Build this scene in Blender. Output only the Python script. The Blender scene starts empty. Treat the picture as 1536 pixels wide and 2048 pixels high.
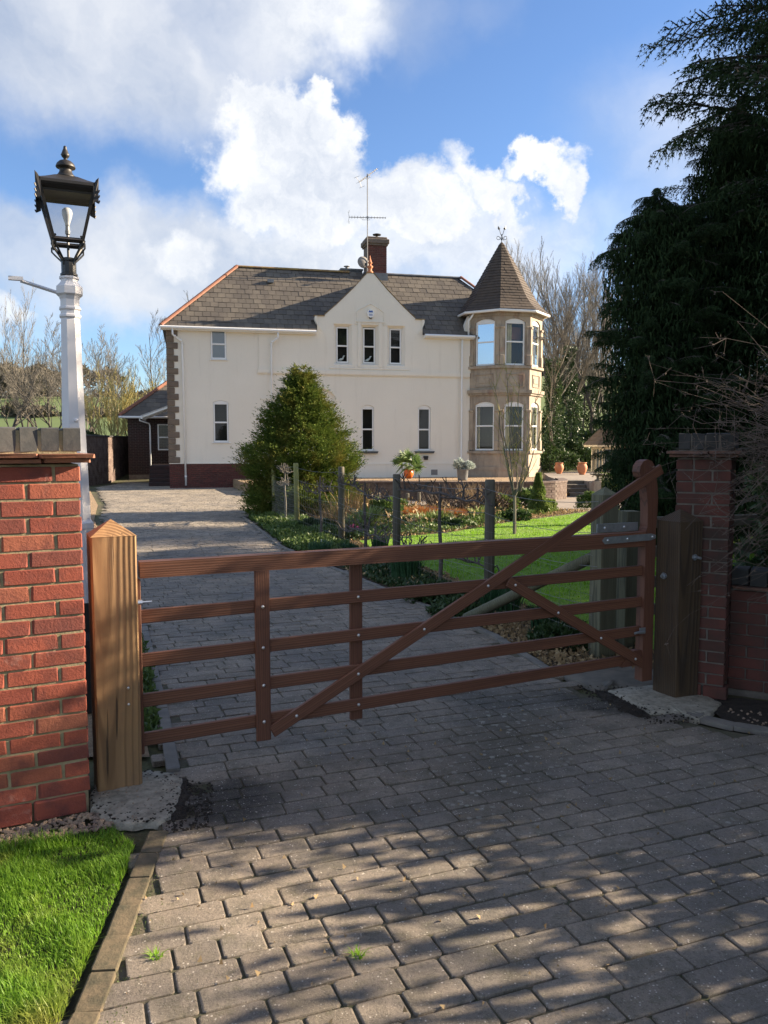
import bpy, math, random
import numpy as np
from mathutils import Vector, Matrix, Euler
random.seed(7); RNG = np.random.default_rng(7)
R = math.radians
SC = bpy.context.scene
# ---------------------------------------------------------------- camera
cam = bpy.data.objects.new('camera', bpy.data.cameras.new('camera')); SC.collection.objects.link(cam)
cam.location = (0, 0, 1.65); cam.rotation_euler = (R(90 - 4.73), 0, 0)
cam.data.sensor_fit = 'VERTICAL'; cam.data.sensor_height = 36; cam.data.lens = 1620 / 2048 * 36
cam.data.clip_start = 0.05; cam.data.clip_end = 3000
SC.camera = cam
SC.render.resolution_x = 768; SC.render.resolution_y = 1024
SC.view_settings.view_transform = 'Standard'; SC.view_settings.look = 'None'
SC.view_settings.gamma = 1; SC.view_settings.use_curve_mapping = False
SC.view_settings.exposure = 1.82
SUN_EL, SUN_AZ = 21.0, 14.5          # azimuth: degrees from +X towards +Y
sd = Vector((math.cos(R(SUN_EL)) * math.cos(R(SUN_AZ)), math.cos(R(SUN_EL)) * math.sin(R(SUN_AZ)), math.sin(R(SUN_EL))))
sl = bpy.data.lights.new('sun', 'SUN'); sl.energy = 5.0; sl.angle = R(0.5); sl.color = (1.0, 0.82, 0.60)
sun = bpy.data.objects.new('sun', sl); SC.collection.objects.link(sun); sun.rotation_euler = sd.to_track_quat('Z', 'Y').to_euler()
# pixel of the photograph -> ray / point, used to measure the place
F_, P_ = 1620.0, R(4.73)
def ray(x, y):
    a = (x - 768) / F_; b = (1024 - y) / F_
    return Vector((a, math.cos(P_) + b * math.sin(P_), -math.sin(P_) + b * math.cos(P_)))
def G(x, y, z=0.0):
    r = ray(x, y); t = (z - 1.65) / r.z
    return Vector((r.x * t, r.y * t, z))
def D(x, y, Y):
    r = ray(x, y); t = Y / r.y
    return Vector((r.x * t, Y, 1.65 + r.z * t))
# ---------------------------------------------------------------- world: sky with clouds
W = bpy.data.worlds.new('World'); SC.world = W; W.use_nodes = True
nt = W.node_tree; nt.nodes.clear()
def wn(t, **k):
    n = nt.nodes.new(t)
    for a, b in k.items(): setattr(n, a, b)
    return n
L_ = nt.links.new
wo = wn('ShaderNodeOutputWorld'); bg = wn('ShaderNodeBackground'); L_(bg.outputs[0], wo.inputs[0])
bg.inputs[1].default_value = 0.0515
sky = wn('ShaderNodeTexSky', sky_type='NISHITA', sun_disc=False)
sky.sun_elevation = R(SUN_EL); sky.sun_rotation = R(90 - SUN_AZ); sky.air_density = 1.0; sky.dust_density = 0.25; sky.ozone_density = 2.0; sky.altitude = 60
tc = wn('ShaderNodeTexCoord')
def wmath(op, a, b=None, clamp=False):
    n = wn('ShaderNodeMath', operation=op); n.use_clamp = clamp
    for i, v in enumerate((a, b)):
        if v is None: continue
        if isinstance(v, (int, float)): n.inputs[i].default_value = v
        else: L_(v, n.inputs[i])
    return n.outputs[0]
def wnoise(vec, scale, detail, rough=0.55, col=False):
    n = wn('ShaderNodeTexNoise'); n.inputs['Scale'].default_value = scale; n.inputs['Detail'].default_value = detail
    n.inputs['Roughness'].default_value = rough; L_(vec, n.inputs['Vector'])
    return n.outputs['Color' if col else 'Fac']
def wvec(op, a, b=None, s=None):
    n = wn('ShaderNodeVectorMath', operation=op)
    L_(a, n.inputs[0])
    if b is not None:
        if isinstance(b, tuple): n.inputs[1].default_value = b
        else: L_(b, n.inputs[1])
    if s is not None: n.inputs['Scale'].default_value = s
    return n
dirv = tc.outputs['Generated']
def distort(amount, sc_, det):
    c = wnoise(dirv, sc_, det, 0.6, True)
    c = wvec('SUBTRACT', c, (0.5, 0.5, 0.5)).outputs[0]
    c = wvec('SCALE', c, s=amount).outputs[0]
    return wvec('ADD', dirv, c).outputs[0]
dsoft = distort(0.16, 5.0, 6)
_c = wvec('SCALE', wvec('SUBTRACT', wnoise(dirv, 26.0, 5, .6, True), (.5, .5, .5)).outputs[0], s=.065).outputs[0]
dsharp = wvec('ADD', distort(0.12, 8.0, 8), _c).outputs[0]
def blob(x, y, rx, ry, vec, soft, rot=0.0, amp=1.0):
    c = ray(x, y).normalized()
    m = wvec('SUBTRACT', vec, tuple(c)).outputs[0]
    r = wn('ShaderNodeVectorRotate', rotation_type='Y_AXIS'); L_(m, r.inputs['Vector']); r.inputs['Angle'].default_value = R(rot)
    s = wvec('MULTIPLY', r.outputs[0], (F_ / rx, 2.2, F_ / ry)).outputs[0]
    l = wvec('LENGTH', s).outputs['Value']
    mr = wn('ShaderNodeMapRange', interpolation_type='SMOOTHSTEP'); L_(l, mr.inputs[0])
    mr.inputs[1].default_value = 1.0 + soft; mr.inputs[2].default_value = 1.0 - soft; mr.inputs[3].default_value = 0; mr.inputs[4].default_value = amp
    return mr.outputs[0]
def union(lst):
    a = lst[0]
    for b in lst[1:]: a = wmath('MAXIMUM', a, b)
    return a
bright = union([blob(600, 300, 112, 100, dsharp, .17), blob(545, 238, 48, 56, dsharp, .17), blob(635, 235, 48, 48, dsharp, .17),
    blob(690, 330, 62, 66, dsharp, .2), blob(550, 370, 105, 105, dsharp, .22), blob(640, 400, 150, 90, dsharp, .2), blob(720, 450, 230, 90, dsharp, .3, 0, .7), blob(830, 410, 105, 66, dsharp, .25),
    blob(975, 385, 95, 32, dsharp, .35, -36), blob(1080, 332, 78, 30, dsharp, .3), blob(1140, 375, 24, 46, dsharp, .4), blob(920, 470, 130, 90, dsharp, .5, 0, .7),
    blob(370, 500, 55, 40, dsharp, .5, 0, .8), blob(1150, 470, 45, 38, dsharp, .8, 0, .5), blob(20, 640, 60, 26, dsharp, .6, 0, .8), blob(660, 50, 140, 60, dsoft, .5, 0, .9),
    blob(1060, 520, 150, 60, dsoft, .8, 0, .5), blob(150, 620, 130, 35, dsoft, .8, 0, .3)])
grey = union([blob(80, 90, 340, 125, dsoft, .4, 0, .95), blob(420, 40, 230, 90, dsoft, .5, 0, .85), blob(60, 215, 130, 30, dsoft, .8, 0, .4), blob(290, 285, 110, 16, dsoft, .9, 0, .25),
    blob(70, 495, 215, 70, dsoft, .4, 0, .85), blob(330, 530, 260, 100, dsoft, .35, 0, 1.0), blob(520, 545, 230, 90, dsoft, .4, 0, 1.0), blob(860, 500, 220, 80, dsoft, .7, 0, .7), blob(870, 60, 70, 50, dsoft, .9, 0, .35),
    blob(1000, 40, 50, 30, dsoft, .9, 0, .2), blob(700, 0, 160, 60, dsoft, .7, 0, .6), blob(1400, 330, 160, 130, dsoft, .8, 0, .6)])
# broken cloud over the rest of the sky (behind and beside the camera)
gen = wnoise(dsoft, 2.6, 7, 0.6)
mrg = wn('ShaderNodeMapRange', interpolation_type='SMOOTHSTEP'); L_(gen, mrg.inputs[0]); mrg.inputs[1].default_value = .44; mrg.inputs[2].default_value = .60; mrg.inputs[4].default_value = .95
sx = wn('ShaderNodeSeparateXYZ'); L_(dirv, sx.inputs[0])
fr = wn('ShaderNodeMapRange', interpolation_type='SMOOTHSTEP'); L_(sx.outputs['Y'], fr.inputs[0]); fr.inputs[1].default_value = .72; fr.inputs[2].default_value = .5; fr.inputs[3].default_value = 0; fr.inputs[4].default_value = 1
rest = wmath('MULTIPLY', mrg.outputs[0], fr.outputs[0])
n_det = wnoise(dsharp, 14, 6, .6)
n_big = wnoise(dsoft, 6, 5, .6)
# colours (radiance before the 0.1 strength)
def mixc(f, a, b):
    m = wn('ShaderNodeMix', data_type='RGBA')
    if isinstance(f, (int, float)): m.inputs[0].default_value = f
    else: L_(f, m.inputs[0])
    for i, v in ((6, a), (7, b)):
        if isinstance(v, tuple): m.inputs[i].default_value = (*v, 1)
        else: L_(v, m.inputs[i])
    return m.outputs[2]
tint = wn('ShaderNodeMix', data_type='RGBA', blend_type='MULTIPLY'); tint.inputs[0].default_value = 1
L_(sky.outputs[0], tint.inputs[6]); tint.inputs[7].default_value = (.84, .97, 1.20, 1)
base = tint.outputs[2]
gm = wn('ShaderNodeMapRange'); L_(n_big, gm.inputs[0]); gm.inputs[1].default_value = .35; gm.inputs[2].default_value = .68
greycol = mixc(gm.outputs[0], (3.1, 3.5, 4.2), (4.9, 5.05, 5.35))
bm_ = wn('ShaderNodeMapRange'); L_(n_det, bm_.inputs[0]); bm_.inputs[1].default_value = .3; bm_.inputs[2].default_value = .62
britcol = mixc(bm_.outputs[0], (4.1, 4.4, 4.95), (6.1, 6.15, 6.2))
ga = wmath('MULTIPLY', grey, wmath('ADD', wmath('MULTIPLY', n_big, .5), .62), True)
c0 = mixc(rest, base, mixc(gm.outputs[0], greycol, britcol))
c1 = mixc(ga, c0, greycol)
c2 = mixc(wmath('MULTIPLY', bright, .95), c1, britcol)
L_(c2, bg.inputs[0])
# ---------------------------------------------------------------- object helpers
def tag(o, label=None, cat=None, group=None, kind=None):
    if label: o['label'] = label
    if cat: o['category'] = cat
    if group: o['group'] = group
    if kind: o['kind'] = kind
    return o
def thing(name, label, cat, loc=(0, 0, 0), rz=0.0, group=None):
    o = bpy.data.objects.new(name, None); SC.collection.objects.link(o); o.location = loc; o.rotation_euler = (0, 0, rz)
    return tag(o, label, cat, group)
def link(name, me, mat=None, parent=None, loc=None, rot=None, scale=None):
    if mat is not None and not me.materials: me.materials.append(mat)
    o = bpy.data.objects.new(name, me); SC.collection.objects.link(o)
    if parent is not None: o.parent = parent
    if loc is not None: o.location = loc
    if rot is not None: o.rotation_euler = rot
    if scale is not None: o.scale = scale
    return o
def copy_tree(o, parent=None):
    c = o.copy(); SC.collection.objects.link(c); c.parent = parent
    for ch in o.children: copy_tree(ch, c)
    return c
def soup_mesh(name, tri, smooth=False):
    tri = np.asarray(tri, dtype=np.float32).reshape(-1, 3, 3); n = len(tri)
    me = bpy.data.meshes.new(name)
    me.vertices.add(n * 3); me.vertices.foreach_set('co', tri.reshape(-1))
    me.loops.add(n * 3); me.loops.foreach_set('vertex_index', np.arange(n * 3, dtype=np.int32))
    me.polygons.add(n); me.polygons.foreach_set('loop_start', np.arange(0, n * 3, 3, dtype=np.int32))
    me.polygons.foreach_set('loop_total', np.full(n, 3, dtype=np.int32))
    me.update(calc_edges=True)
    if smooth: me.shade_smooth()
    return me
def scatter(base, mats):
    """base (n,3,3) triangles, mats (m,4,4) -> (m*n,3,3)"""
    b = np.asarray(base, dtype=np.float32).reshape(-1, 3); m = np.asarray(mats, dtype=np.float32)
    out = np.einsum('mij,nj->mni', m[:, :3, :3], b) + m[:, None, :3, 3]
    return out.reshape(-1, 3, 3)
class MB:
    def __init__(s): s.v = []; s.f = []
    def add(s, v, f):
        n = len(s.v); s.v += [tuple(p) for p in v]; s.f += [tuple(i + n for i in q) for q in f]; return s
    def box(s, x0, x1, y0, y1, z0, z1, M=None):
        v = [Vector((x, y, z)) for z in (z0, z1) for y in (y0, y1) for x in (x0, x1)]
        if M is not None: v = [M @ p for p in v]
        return s.add(v, [(0, 2, 3, 1), (4, 5, 7, 6), (0, 1, 5, 4), (2, 6, 7, 3), (0, 4, 6, 2), (1, 3, 7, 5)])
    def bbox(s, x0, x1, y0, y1, z0, z1, b=0.004, M=None):
        """box with chamfered edges"""
        v = []; idx = {}
        for ix, X in ((0, (x0, x0 + b)), (1, (x1, x1 - b))):
            for iy, Y in ((0, (y0, y0 + b)), (1, (y1, y1 - b))):
                for iz, Z in ((0, (z0, z0 + b)), (1, (z1, z1 - b))):
                    for ax, p in ((0, (X[0], Y[1], Z[1])), (1, (X[1], Y[0], Z[1])), (2, (X[1], Y[1], Z[0]))):
                        idx[(ix, iy, iz, ax)] = len(v); v.append(Vector(p))
        f = []
        def q(*k): f.append(tuple(idx[a] for a in k))
        for s_ in (0, 1):
            o = [(0, 0), (1, 0), (1, 1), (0, 1)]
            fx = [(s_, a, b_, 0) for a, b_ in o]; fy = [(a, s_, b_, 1) for a, b_ in o]; fz = [(a, b_, s_, 2) for a, b_ in o]
            q(*(fx if s_ else fx[::-1])); q(*(fy[::-1] if s_ else fy)); q(*(fz if s_ else fz[::-1]))
        for a in (0, 1):
            for c in (0, 1):
                k = [(0, a, c, 1), (1, a, c, 1), (1, a, c, 2), (0, a, c, 2)]; q(*(k if a == c else k[::-1]) if (a, c) != (9, 9) else k)
                k = [(a, 0, c, 0), (a, 1, c, 0), (a, 1, c, 2), (a, 0, c, 2)]; q(*(k[::-1] if a == c else k))
                k = [(a, c, 0, 0), (a, c, 1, 0), (a, c, 1, 1), (a, c, 0, 1)]; q(*(k if a == c else k[::-1]))
        for a in (0, 1):
            for c in (0, 1):
                for d in (0, 1):
                    k = [(a, c, d, 0), (a, c, d, 1), (a, c, d, 2)]; q(*(k if (a + c + d) % 2 else k[::-1]))
        if M is not None: v = [M @ p for p in v]
        return s.add(v, f)
    def prism(s, poly, z0, z1, axis='z', M=None):
        """extrude a 2d polygon; axis z: (x,y); axis y: (x,z) between y=z0..z1"""
        n = len(poly)
        if axis == 'z': v = [Vector((a, b, z)) for z in (z0, z1) for a, b in poly]
        elif axis == 'y': v = [Vector((a, z, b)) for z in (z1, z0) for a, b in poly]
        else: v = [Vector((z, a, b)) for z in (z0, z1) for a, b in poly]
        if M is not None: v = [M @ p for p in v]
        f = [tuple(range(n))[::-1], tuple(range(n, 2 * n))] + [(i, (i + 1) % n, (i + 1) % n + n, i + n) for i in range(n)]
        return s.add(v, f)
    def tube(s, pts, rad, n=6, caps=True):
        pts = [Vector(p) for p in pts]
        if isinstance(rad, (int, float)): rad = [rad] * len(pts)
        v = []; pn = None
        for i, p in enumerate(pts):
            d = (pts[min(i + 1, len(pts) - 1)] - pts[max(i - 1, 0)]).normalized()
            if pn is None: a = d.orthogonal().normalized() if abs(d.z) < .9 else (Vector((1, 0, 0)) - d * d.x).normalized()
            else: a = (pn - d * pn.dot(d)).normalized()
            pn = a; b = d.cross(a)
            for k in range(n):
                t = 2 * math.pi * (k + .5) / n; v.append(p + (a * math.cos(t) + b * math.sin(t)) * rad[i])
        f = [(i * n + k, i * n + (k + 1) % n, (i + 1) * n + (k + 1) % n, (i + 1) * n + k) for i in range(len(pts) - 1) for k in range(n)]
        if caps: f += [tuple(range(n))[::-1], tuple((len(pts) - 1) * n + k for k in range(n))]
        return s.add(v, f)
    def lathe(s, prof, n=16, c=(0, 0), rot=0.0):
        v = [Vector((c[0] + r * math.cos(2 * math.pi * k / n + rot), c[1] + r * math.sin(2 * math.pi * k / n + rot), z)) for r, z in prof for k in range(n)]
        f = [(i * n + k, i * n + (k + 1) % n, (i + 1) * n + (k + 1) % n, (i + 1) * n + k) for i in range(len(prof) - 1) for k in range(n)]
        f += [tuple(range(n))[::-1], tuple((len(prof) - 1) * n + k for k in range(n))]
        return s.add(v, f)
    def mesh(s, name, smooth=False):
        me = bpy.data.meshes.new(name); me.from_pydata(s.v, [], s.f); me.update()
        if smooth: me.shade_smooth()
        return me
    def build(s, name, mat, parent=None, loc=None, rot=None, smooth=False):
        return link(name, s.mesh(name, smooth), mat, parent, loc, rot)
# ---------------------------------------------------------------- materials
MATS = {}
class NT:
    def __init__(s, name):
        s.m = bpy.data.materials.new(name); s.m.use_nodes = True; s.t = s.m.node_tree; s.t.nodes.clear()
        s.o = s.n('ShaderNodeOutputMaterial'); s.b = s.n('ShaderNodeBsdfPrincipled'); s.l(s.b.outputs[0], s.o.inputs[0])
        s.tc = s.n('ShaderNodeTexCoord'); MATS[name] = s.m
    def n(s, t, **k):
        n = s.t.nodes.new(t)
        for a, b in k.items(): setattr(n, a, b)
        return n
    def l(s, a, b): s.t.links.new(a, b)
    def co(s, kind='Object', scale=(1, 1, 1)):
        if kind == 'World': src = s.n('ShaderNodeNewGeometry').outputs['Position']
        else: src = s.tc.outputs[kind]
        if scale == (1, 1, 1): return src
        m = s.n('ShaderNodeMapping'); m.inputs['Scale'].default_value = scale; s.l(src, m.inputs[0]); return m.outputs[0]
    def noise(s, co, scale, detail=4, rough=.55, dist=0.0):
        n = s.n('ShaderNodeTexNoise'); n.inputs['Scale'].default_value = scale; n.inputs['Detail'].default_value = detail
        n.inputs['Roughness'].default_value = rough; n.inputs['Distortion'].default_value = dist; s.l(co, n.inputs['Vector']); return n.outputs['Fac']
    def ramp(s, f, a, b, lo=0.0, hi=1.0):
        m = s.n('ShaderNodeMapRange'); s.l(f, m.inputs[0]); m.inputs[1].default_value = a; m.inputs[2].default_value = b; m.inputs[3].default_value = lo; m.inputs[4].default_value = hi; return m.outputs[0]
    def mix(s, f, a, b, mode='MIX'):
        m = s.n('ShaderNodeMix', data_type='RGBA', blend_type=mode)
        if isinstance(f, (int, float)): m.inputs[0].default_value = f
        else: s.l(f, m.inputs[0])
        for i, v in ((6, a), (7, b)):
            if isinstance(v, tuple): m.inputs[i].default_value = (*v, 1)
            else: s.l(v, m.inputs[i])
        return m.outputs[2]
    def math(s, op, a, b=0.0, clamp=False):
        n = s.n('ShaderNodeMath', operation=op); n.use_clamp = clamp
        for i, v in enumerate((a, b)):
            if isinstance(v, (int, float)): n.inputs[i].default_value = v
            else: s.l(v, n.inputs[i])
        return n.outputs[0]
    def rnd(s):
        """random per piece: object random + mesh-island random"""
        a = s.n('ShaderNodeObjectInfo').outputs['Random']; b = s.n('ShaderNodeNewGeometry').outputs['Random Per Island']
        return s.math('FRACT', s.math('ADD', a, b))
    def bump(s, f, strength=.3, dist=.01):
        b = s.n('ShaderNodeBump'); b.inputs['Strength'].default_value = strength; b.inputs['Distance'].default_value = dist; s.l(f, b.inputs['Height']); s.l(b.outputs[0], s.b.inputs['Normal'])
    def fin(s, col, rough=.8, **k):
        if isinstance(col, tuple): s.b.inputs['Base Color'].default_value = (*col, 1)
        else: s.l(col, s.b.inputs['Base Color'])
        if isinstance(rough, (int, float)): s.b.inputs['Roughness'].default_value = rough
        else: s.l(rough, s.b.inputs['Roughness'])
        for a, v in k.items(): s.b.inputs[a.replace('_', ' ')].default_value = v
        return s.m
def m_brick():
    t = NT('brick'); c = t.co('World'); r = t.rnd()
    col = t.mix(t.ramp(r, 0, 1), (.36, .092, .053), (.25, .058, .037))
    col = t.mix(t.ramp(t.math('FRACT', t.math('MULTIPLY', r, 7.3)), .78, .86, 0, .65), col, (.15, .05, .042)); col = t.mix(t.ramp(t.math('FRACT', t.math('MULTIPLY', r, 3.7)), .84, .95, 0, .5), col, (.46, .17, .09))
    col = t.mix(t.ramp(t.noise(c, 9, 4, .6), .47, .68, 0, .8), col, (.14, .045, .038)); col = t.mix(t.ramp(t.noise(c, 1.6, 4, .7), .55, .7, 0, .5), col, (.13, .055, .035))
    col = t.mix(t.ramp(t.noise(c, 4.3, 6, .7), .62, .74, 0, .55), col, (.48, .34, .29))
    col = t.mix(t.ramp(t.noise(c, 170, 3, .6), .35, .7, 0, .35), col, (.2, .04, .03))
    t.bump(t.math('ADD', t.noise(c, 90, 5, .7), t.math('MULTIPLY', t.noise(c, 14, 3), .8)), .55, .006); return t.fin(col, .85)
def m_simple(name, a, b, scale, rough=.8, bump=.2, bd=.005, lo=.35, hi=.65, kind='World', detail=5, **k):
    t = NT(name); c = t.co(kind); n = t.noise(c, scale, detail, .6)
    col = t.mix(t.ramp(n, lo, hi), a, b)
    if bump: t.bump(t.noise(c, scale * 4, 5, .65), bump, bd)
    return t.fin(col, rough, **k)
def m_darkbrick():
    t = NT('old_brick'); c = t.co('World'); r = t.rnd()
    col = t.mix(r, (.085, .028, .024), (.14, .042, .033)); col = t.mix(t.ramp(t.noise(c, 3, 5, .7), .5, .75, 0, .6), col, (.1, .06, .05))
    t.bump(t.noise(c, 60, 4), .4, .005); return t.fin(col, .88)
def m_wood(name, a, b, dark, axis='x', sc=1.0, rough=.65, knots=False, grain=.5):
    t = NT(name); s = {'x': (.35, 9, 9), 'z': (9, 9, .35)}[axis]
    c = t.co('Object', tuple(v * sc for v in s))
    n1 = t.noise(c, 2.2, 6, .62, .6); w = t.n('ShaderNodeTexWave', wave_type='BANDS', bands_direction='X' if axis == 'z' else 'Z')
    c2 = t.co('Object', tuple(v * sc for v in ({'x': (.12, 6, 6), 'z': (6, 6, .25)}[axis]))); t.l(c2, w.inputs[0])
    w.inputs['Scale'].default_value = 4.5; w.inputs['Distortion'].default_value = 9; w.inputs['Detail'].default_value = 3; w.inputs['Detail Scale'].default_value = .8
    if knots:
        mp = t.n('ShaderNodeMapping'); mp.inputs['Location'].default_value = (-.06, .17, 0); mp.inputs['Rotation'].default_value = (R(4.5), R(3), 0); mp.inputs['Scale'].default_value = (1, 1, .35)
        t.l(t.tc.outputs['Object'], mp.inputs[0]); t.l(mp.outputs[0], w.inputs[0]); w.wave_type = 'RINGS'; w.rings_direction = 'Z'
        w.inputs['Scale'].default_value = 20; w.inputs['Distortion'].default_value = 7; w.inputs['Detail'].default_value = 2; w.inputs['Detail Scale'].default_value = .12
    col = t.mix(t.ramp(n1, .3, .7), a, b); col = t.mix(t.ramp(w.outputs['Fac'], .72, .95, 0, .75), col, dark)
    col = t.mix(t.ramp(t.noise(t.co('Object'), 2.4, 4, .6), .52, .75, 0, .45), col, dark)
    if knots:
        v = t.n('ShaderNodeTexVoronoi'); v.inputs['Scale'].default_value = 2.3; t.l(t.co('Object', (2.2, 2.2, 1)), v.inputs[0])
        col = t.mix(t.ramp(v.outputs['Distance'], .10, .045, 0, .85), col, (.05, .025, .012))
    if knots:
        cr = t.noise(t.co('Object', (1, 1, .045)), 34, 3, .5); col = t.mix(t.ramp(cr, .655, .69, 0, .85), col, (.04, .025, .015)); n1 = t.math('SUBTRACT', n1, t.math('MULTIPLY', t.ramp(cr, .65, .69), 2.0))
        col = t.mix(t.ramp(t.noise(t.co('Object', (1, 1, .5)), 5, 5, .7), .5, .72, 0, .55), col, tuple(v * .45 + .03 for v in b))
    t.bump(t.math('ADD', t.math('MULTIPLY', w.outputs['Fac'], grain), n1), .5, .004); return t.fin(col, rough)
def m_paver():
    t = NT('paver'); c = t.co('World'); r = t.rnd()
    def stain(x, y, rx, ry, rot=0.0, a=.5, b=1.15):
        m = t.n('ShaderNodeMapping', vector_type='TEXTURE'); m.inputs['Location'].default_value = (x, y, 0); m.inputs['Rotation'].default_value = (0, 0, rot); m.inputs['Scale'].default_value = (rx, ry, 10); t.l(c, m.inputs[0])
        v = t.n('ShaderNodeVectorMath', operation='LENGTH'); t.l(m.outputs[0], v.inputs[0]); return t.ramp(t.math('ADD', v.outputs['Value'], t.math('MULTIPLY', t.math('SUBTRACT', t.noise(c, 4.5, 5, .7), .5), 1.6)), b, a)
    yy = t.n('ShaderNodeSeparateXYZ'); t.l(c, yy.inputs[0]); sun_pale = t.ramp(t.math('ADD', yy.outputs['Y'], t.math('MULTIPLY', t.noise(c, .5, 4, .6), 6.0)), 14.5, 19.5)  # sunlight on the far drive painted as a paler paver tone
    col = t.mix(sun_pale, t.mix(r, (.245, .200, .155), (.335, .28, .22)), t.mix(r, (.33, .275, .21), (.42, .36, .285))); col = t.mix(t.ramp(t.noise(c, 1.1, 4, .6), .42, .62, 0, .65), col, (.135, .125, .12))
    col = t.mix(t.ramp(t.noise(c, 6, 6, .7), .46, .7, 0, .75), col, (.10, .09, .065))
    col = t.mix(t.math('MULTIPLY', t.ramp(t.noise(c, .55, 5, .65), .55, .68, 0, .7), t.math('SUBTRACT', 1.0, sun_pale)), col, (.075, .075, .06))
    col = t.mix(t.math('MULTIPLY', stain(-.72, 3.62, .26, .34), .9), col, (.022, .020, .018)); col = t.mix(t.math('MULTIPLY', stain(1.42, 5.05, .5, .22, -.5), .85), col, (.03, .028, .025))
    alg = stain(.66, 4.3, .35, 1.25, -.25, .3, 1.3); col = t.mix(t.math('MULTIPLY', alg, .62), col, (.065, .062, .048))
    col = t.mix(t.math('MULTIPLY', t.ramp(t.noise(c, 16, 4, .8), .52, .66), .45), col, (.10, .095, .05))
    col = t.mix(t.ramp(t.noise(c, 95, 4, .85), .50, .66, 0, .7), col, (.075, .065, .05)); col = t.mix(t.ramp(t.noise(c, 210, 2, .8), .58, .70, 0, .6), col, (.42, .37, .30))
    v = t.n('ShaderNodeTexVoronoi', feature='DISTANCE_TO_EDGE' if False else 'F1'); v.inputs['Scale'].default_value = 75; t.l(c, v.inputs[0])
    sp = t.math('MULTIPLY', t.ramp(v.outputs['Distance'], .3, .18), t.ramp(t.n('ShaderNodeSeparateColor').outputs[0] if False else t.noise(c, 30, 2), .55, .62))
    col = t.mix(t.math('MULTIPLY', sp, .9), col, (.6, .55, .48))
    # pale lichen spots in patches
    v2 = t.n('ShaderNodeTexVoronoi'); v2.inputs['Scale'].default_value = 16; t.l(c, v2.inputs[0])
    li = t.math('MULTIPLY', t.ramp(t.math('ADD', v2.outputs['Distance'], t.math('MULTIPLY', t.noise(c, 60, 3), .2)), .36, .28), t.math('MAXIMUM', alg, t.ramp(t.noise(c, .9, 4, .6), .6, .68)))
    col = t.mix(t.math('MULTIPLY', li, .5), col, (.46, .45, .40))
    t.bump(t.math('ADD', t.noise(c, 110, 6, .8), t.math('MULTIPLY', t.noise(c, 11, 4), 1.3)), 1.0, .008); return t.fin(col, .82)
def m_render():
    t = NT('cream_render'); c = t.co('World')
    col = t.mix(t.ramp(t.noise(c, .55, 5, .6), .35, .7), (.80, .75, .655), (.76, .71, .615)); col = t.mix(t.ramp(t.noise(c, 30, 4), .5, .8, 0, .2), col, (.62, .56, .47))
    col = t.mix(t.ramp(t.noise(t.co('World', (1, 1, .12)), 3.2, 6, .7), .55, .75, 0, .28), col, (.5, .45, .37)); t.bump(t.noise(c, 45, 5, .6), .3, .005); return t.fin(col, .85)
def m_stone():
    t = NT('sandstone'); c = t.co('World')
    col = t.mix(t.ramp(t.noise(c, 1.6, 5, .65), .35, .65), (.42, .35, .265), (.32, .265, .205)); col = t.mix(t.ramp(t.noise(t.co('World', (1, 1, .25)), 2.6, 6, .7), .47, .68, 0, .8), col, (.13, .10, .085))
    col = t.mix(t.ramp(t.noise(c, 2.2, 3), .58, .72, 0, .45), col, (.32, .17, .12))
    t.bump(t.noise(c, 40, 6, .7), .4, .008); return t.fin(col, .88)
def m_slate():
    t = NT('slate'); c = t.co('World'); r = t.rnd()
    col = t.mix(r, (.088, .076, .062), (.142, .122, .096)); col = t.mix(t.ramp(t.noise(c, .8, 6, .7), .45, .7, 0, .8), col, (.065, .055, .05))
    col = t.mix(t.ramp(t.noise(c, 9, 5, .7), .62, .75, 0, .5), col, (.24, .22, .16)); t.bump(t.noise(c, 35, 5), .4, .006); return t.fin(col, .72)
def m_leaf(name, a, b, trans=.25, rough=.6, c3=None):
    t = NT(name); g = t.n('ShaderNodeNewGeometry').outputs['Random Per Island']; c = t.co('World')
    col = t.mix(g, a, b)
    if c3: col = t.mix(t.ramp(t.noise(c, 1.7, 4, .6), .5, .68, 0, .85), col, c3)
    m = t.fin(col, rough); t.b.inputs['Specular IOR Level'].default_value = .1 if 'conifer' in name else .4; tr = t.n('ShaderNodeBsdfTranslucent'); t.l(col, tr.inputs[0]); mx = t.n('ShaderNodeMixShader'); mx.inputs[0].default_value = trans
    t.l(t.b.outputs[0], mx.inputs[1]); t.l(tr.outputs[0], mx.inputs[2]); t.l(mx.outputs[0], t.o.inputs[0]); return m
def m_glass(name, refl, tint=(.9, .95, .95), rough=.02, base=None):
    t = NT(name); gl = t.n('ShaderNodeBsdfGlossy'); gl.inputs['Roughness'].default_value = rough; gl.inputs[0].default_value = (.95, .97, 1, 1)
    if base is None: tr = t.n('ShaderNodeBsdfTransparent'); tr.inputs[0].default_value = (*tint, 1)
    else: tr = t.n('ShaderNodeBsdfDiffuse'); tr.inputs[0].default_value = (*base, 1)
    lw = t.n('ShaderNodeLayerWeight'); lw.inputs[0].default_value = .12
    mx = t.n('ShaderNodeMixShader'); t.l(t.ramp(lw.outputs['Fresnel'], 0, 1, refl, 1.0), mx.inputs[0]); t.l(tr.outputs[0], mx.inputs[1]); t.l(gl.outputs[0], mx.inputs[2]); t.l(mx.outputs[0], t.o.inputs[0]); return t.m
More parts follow.
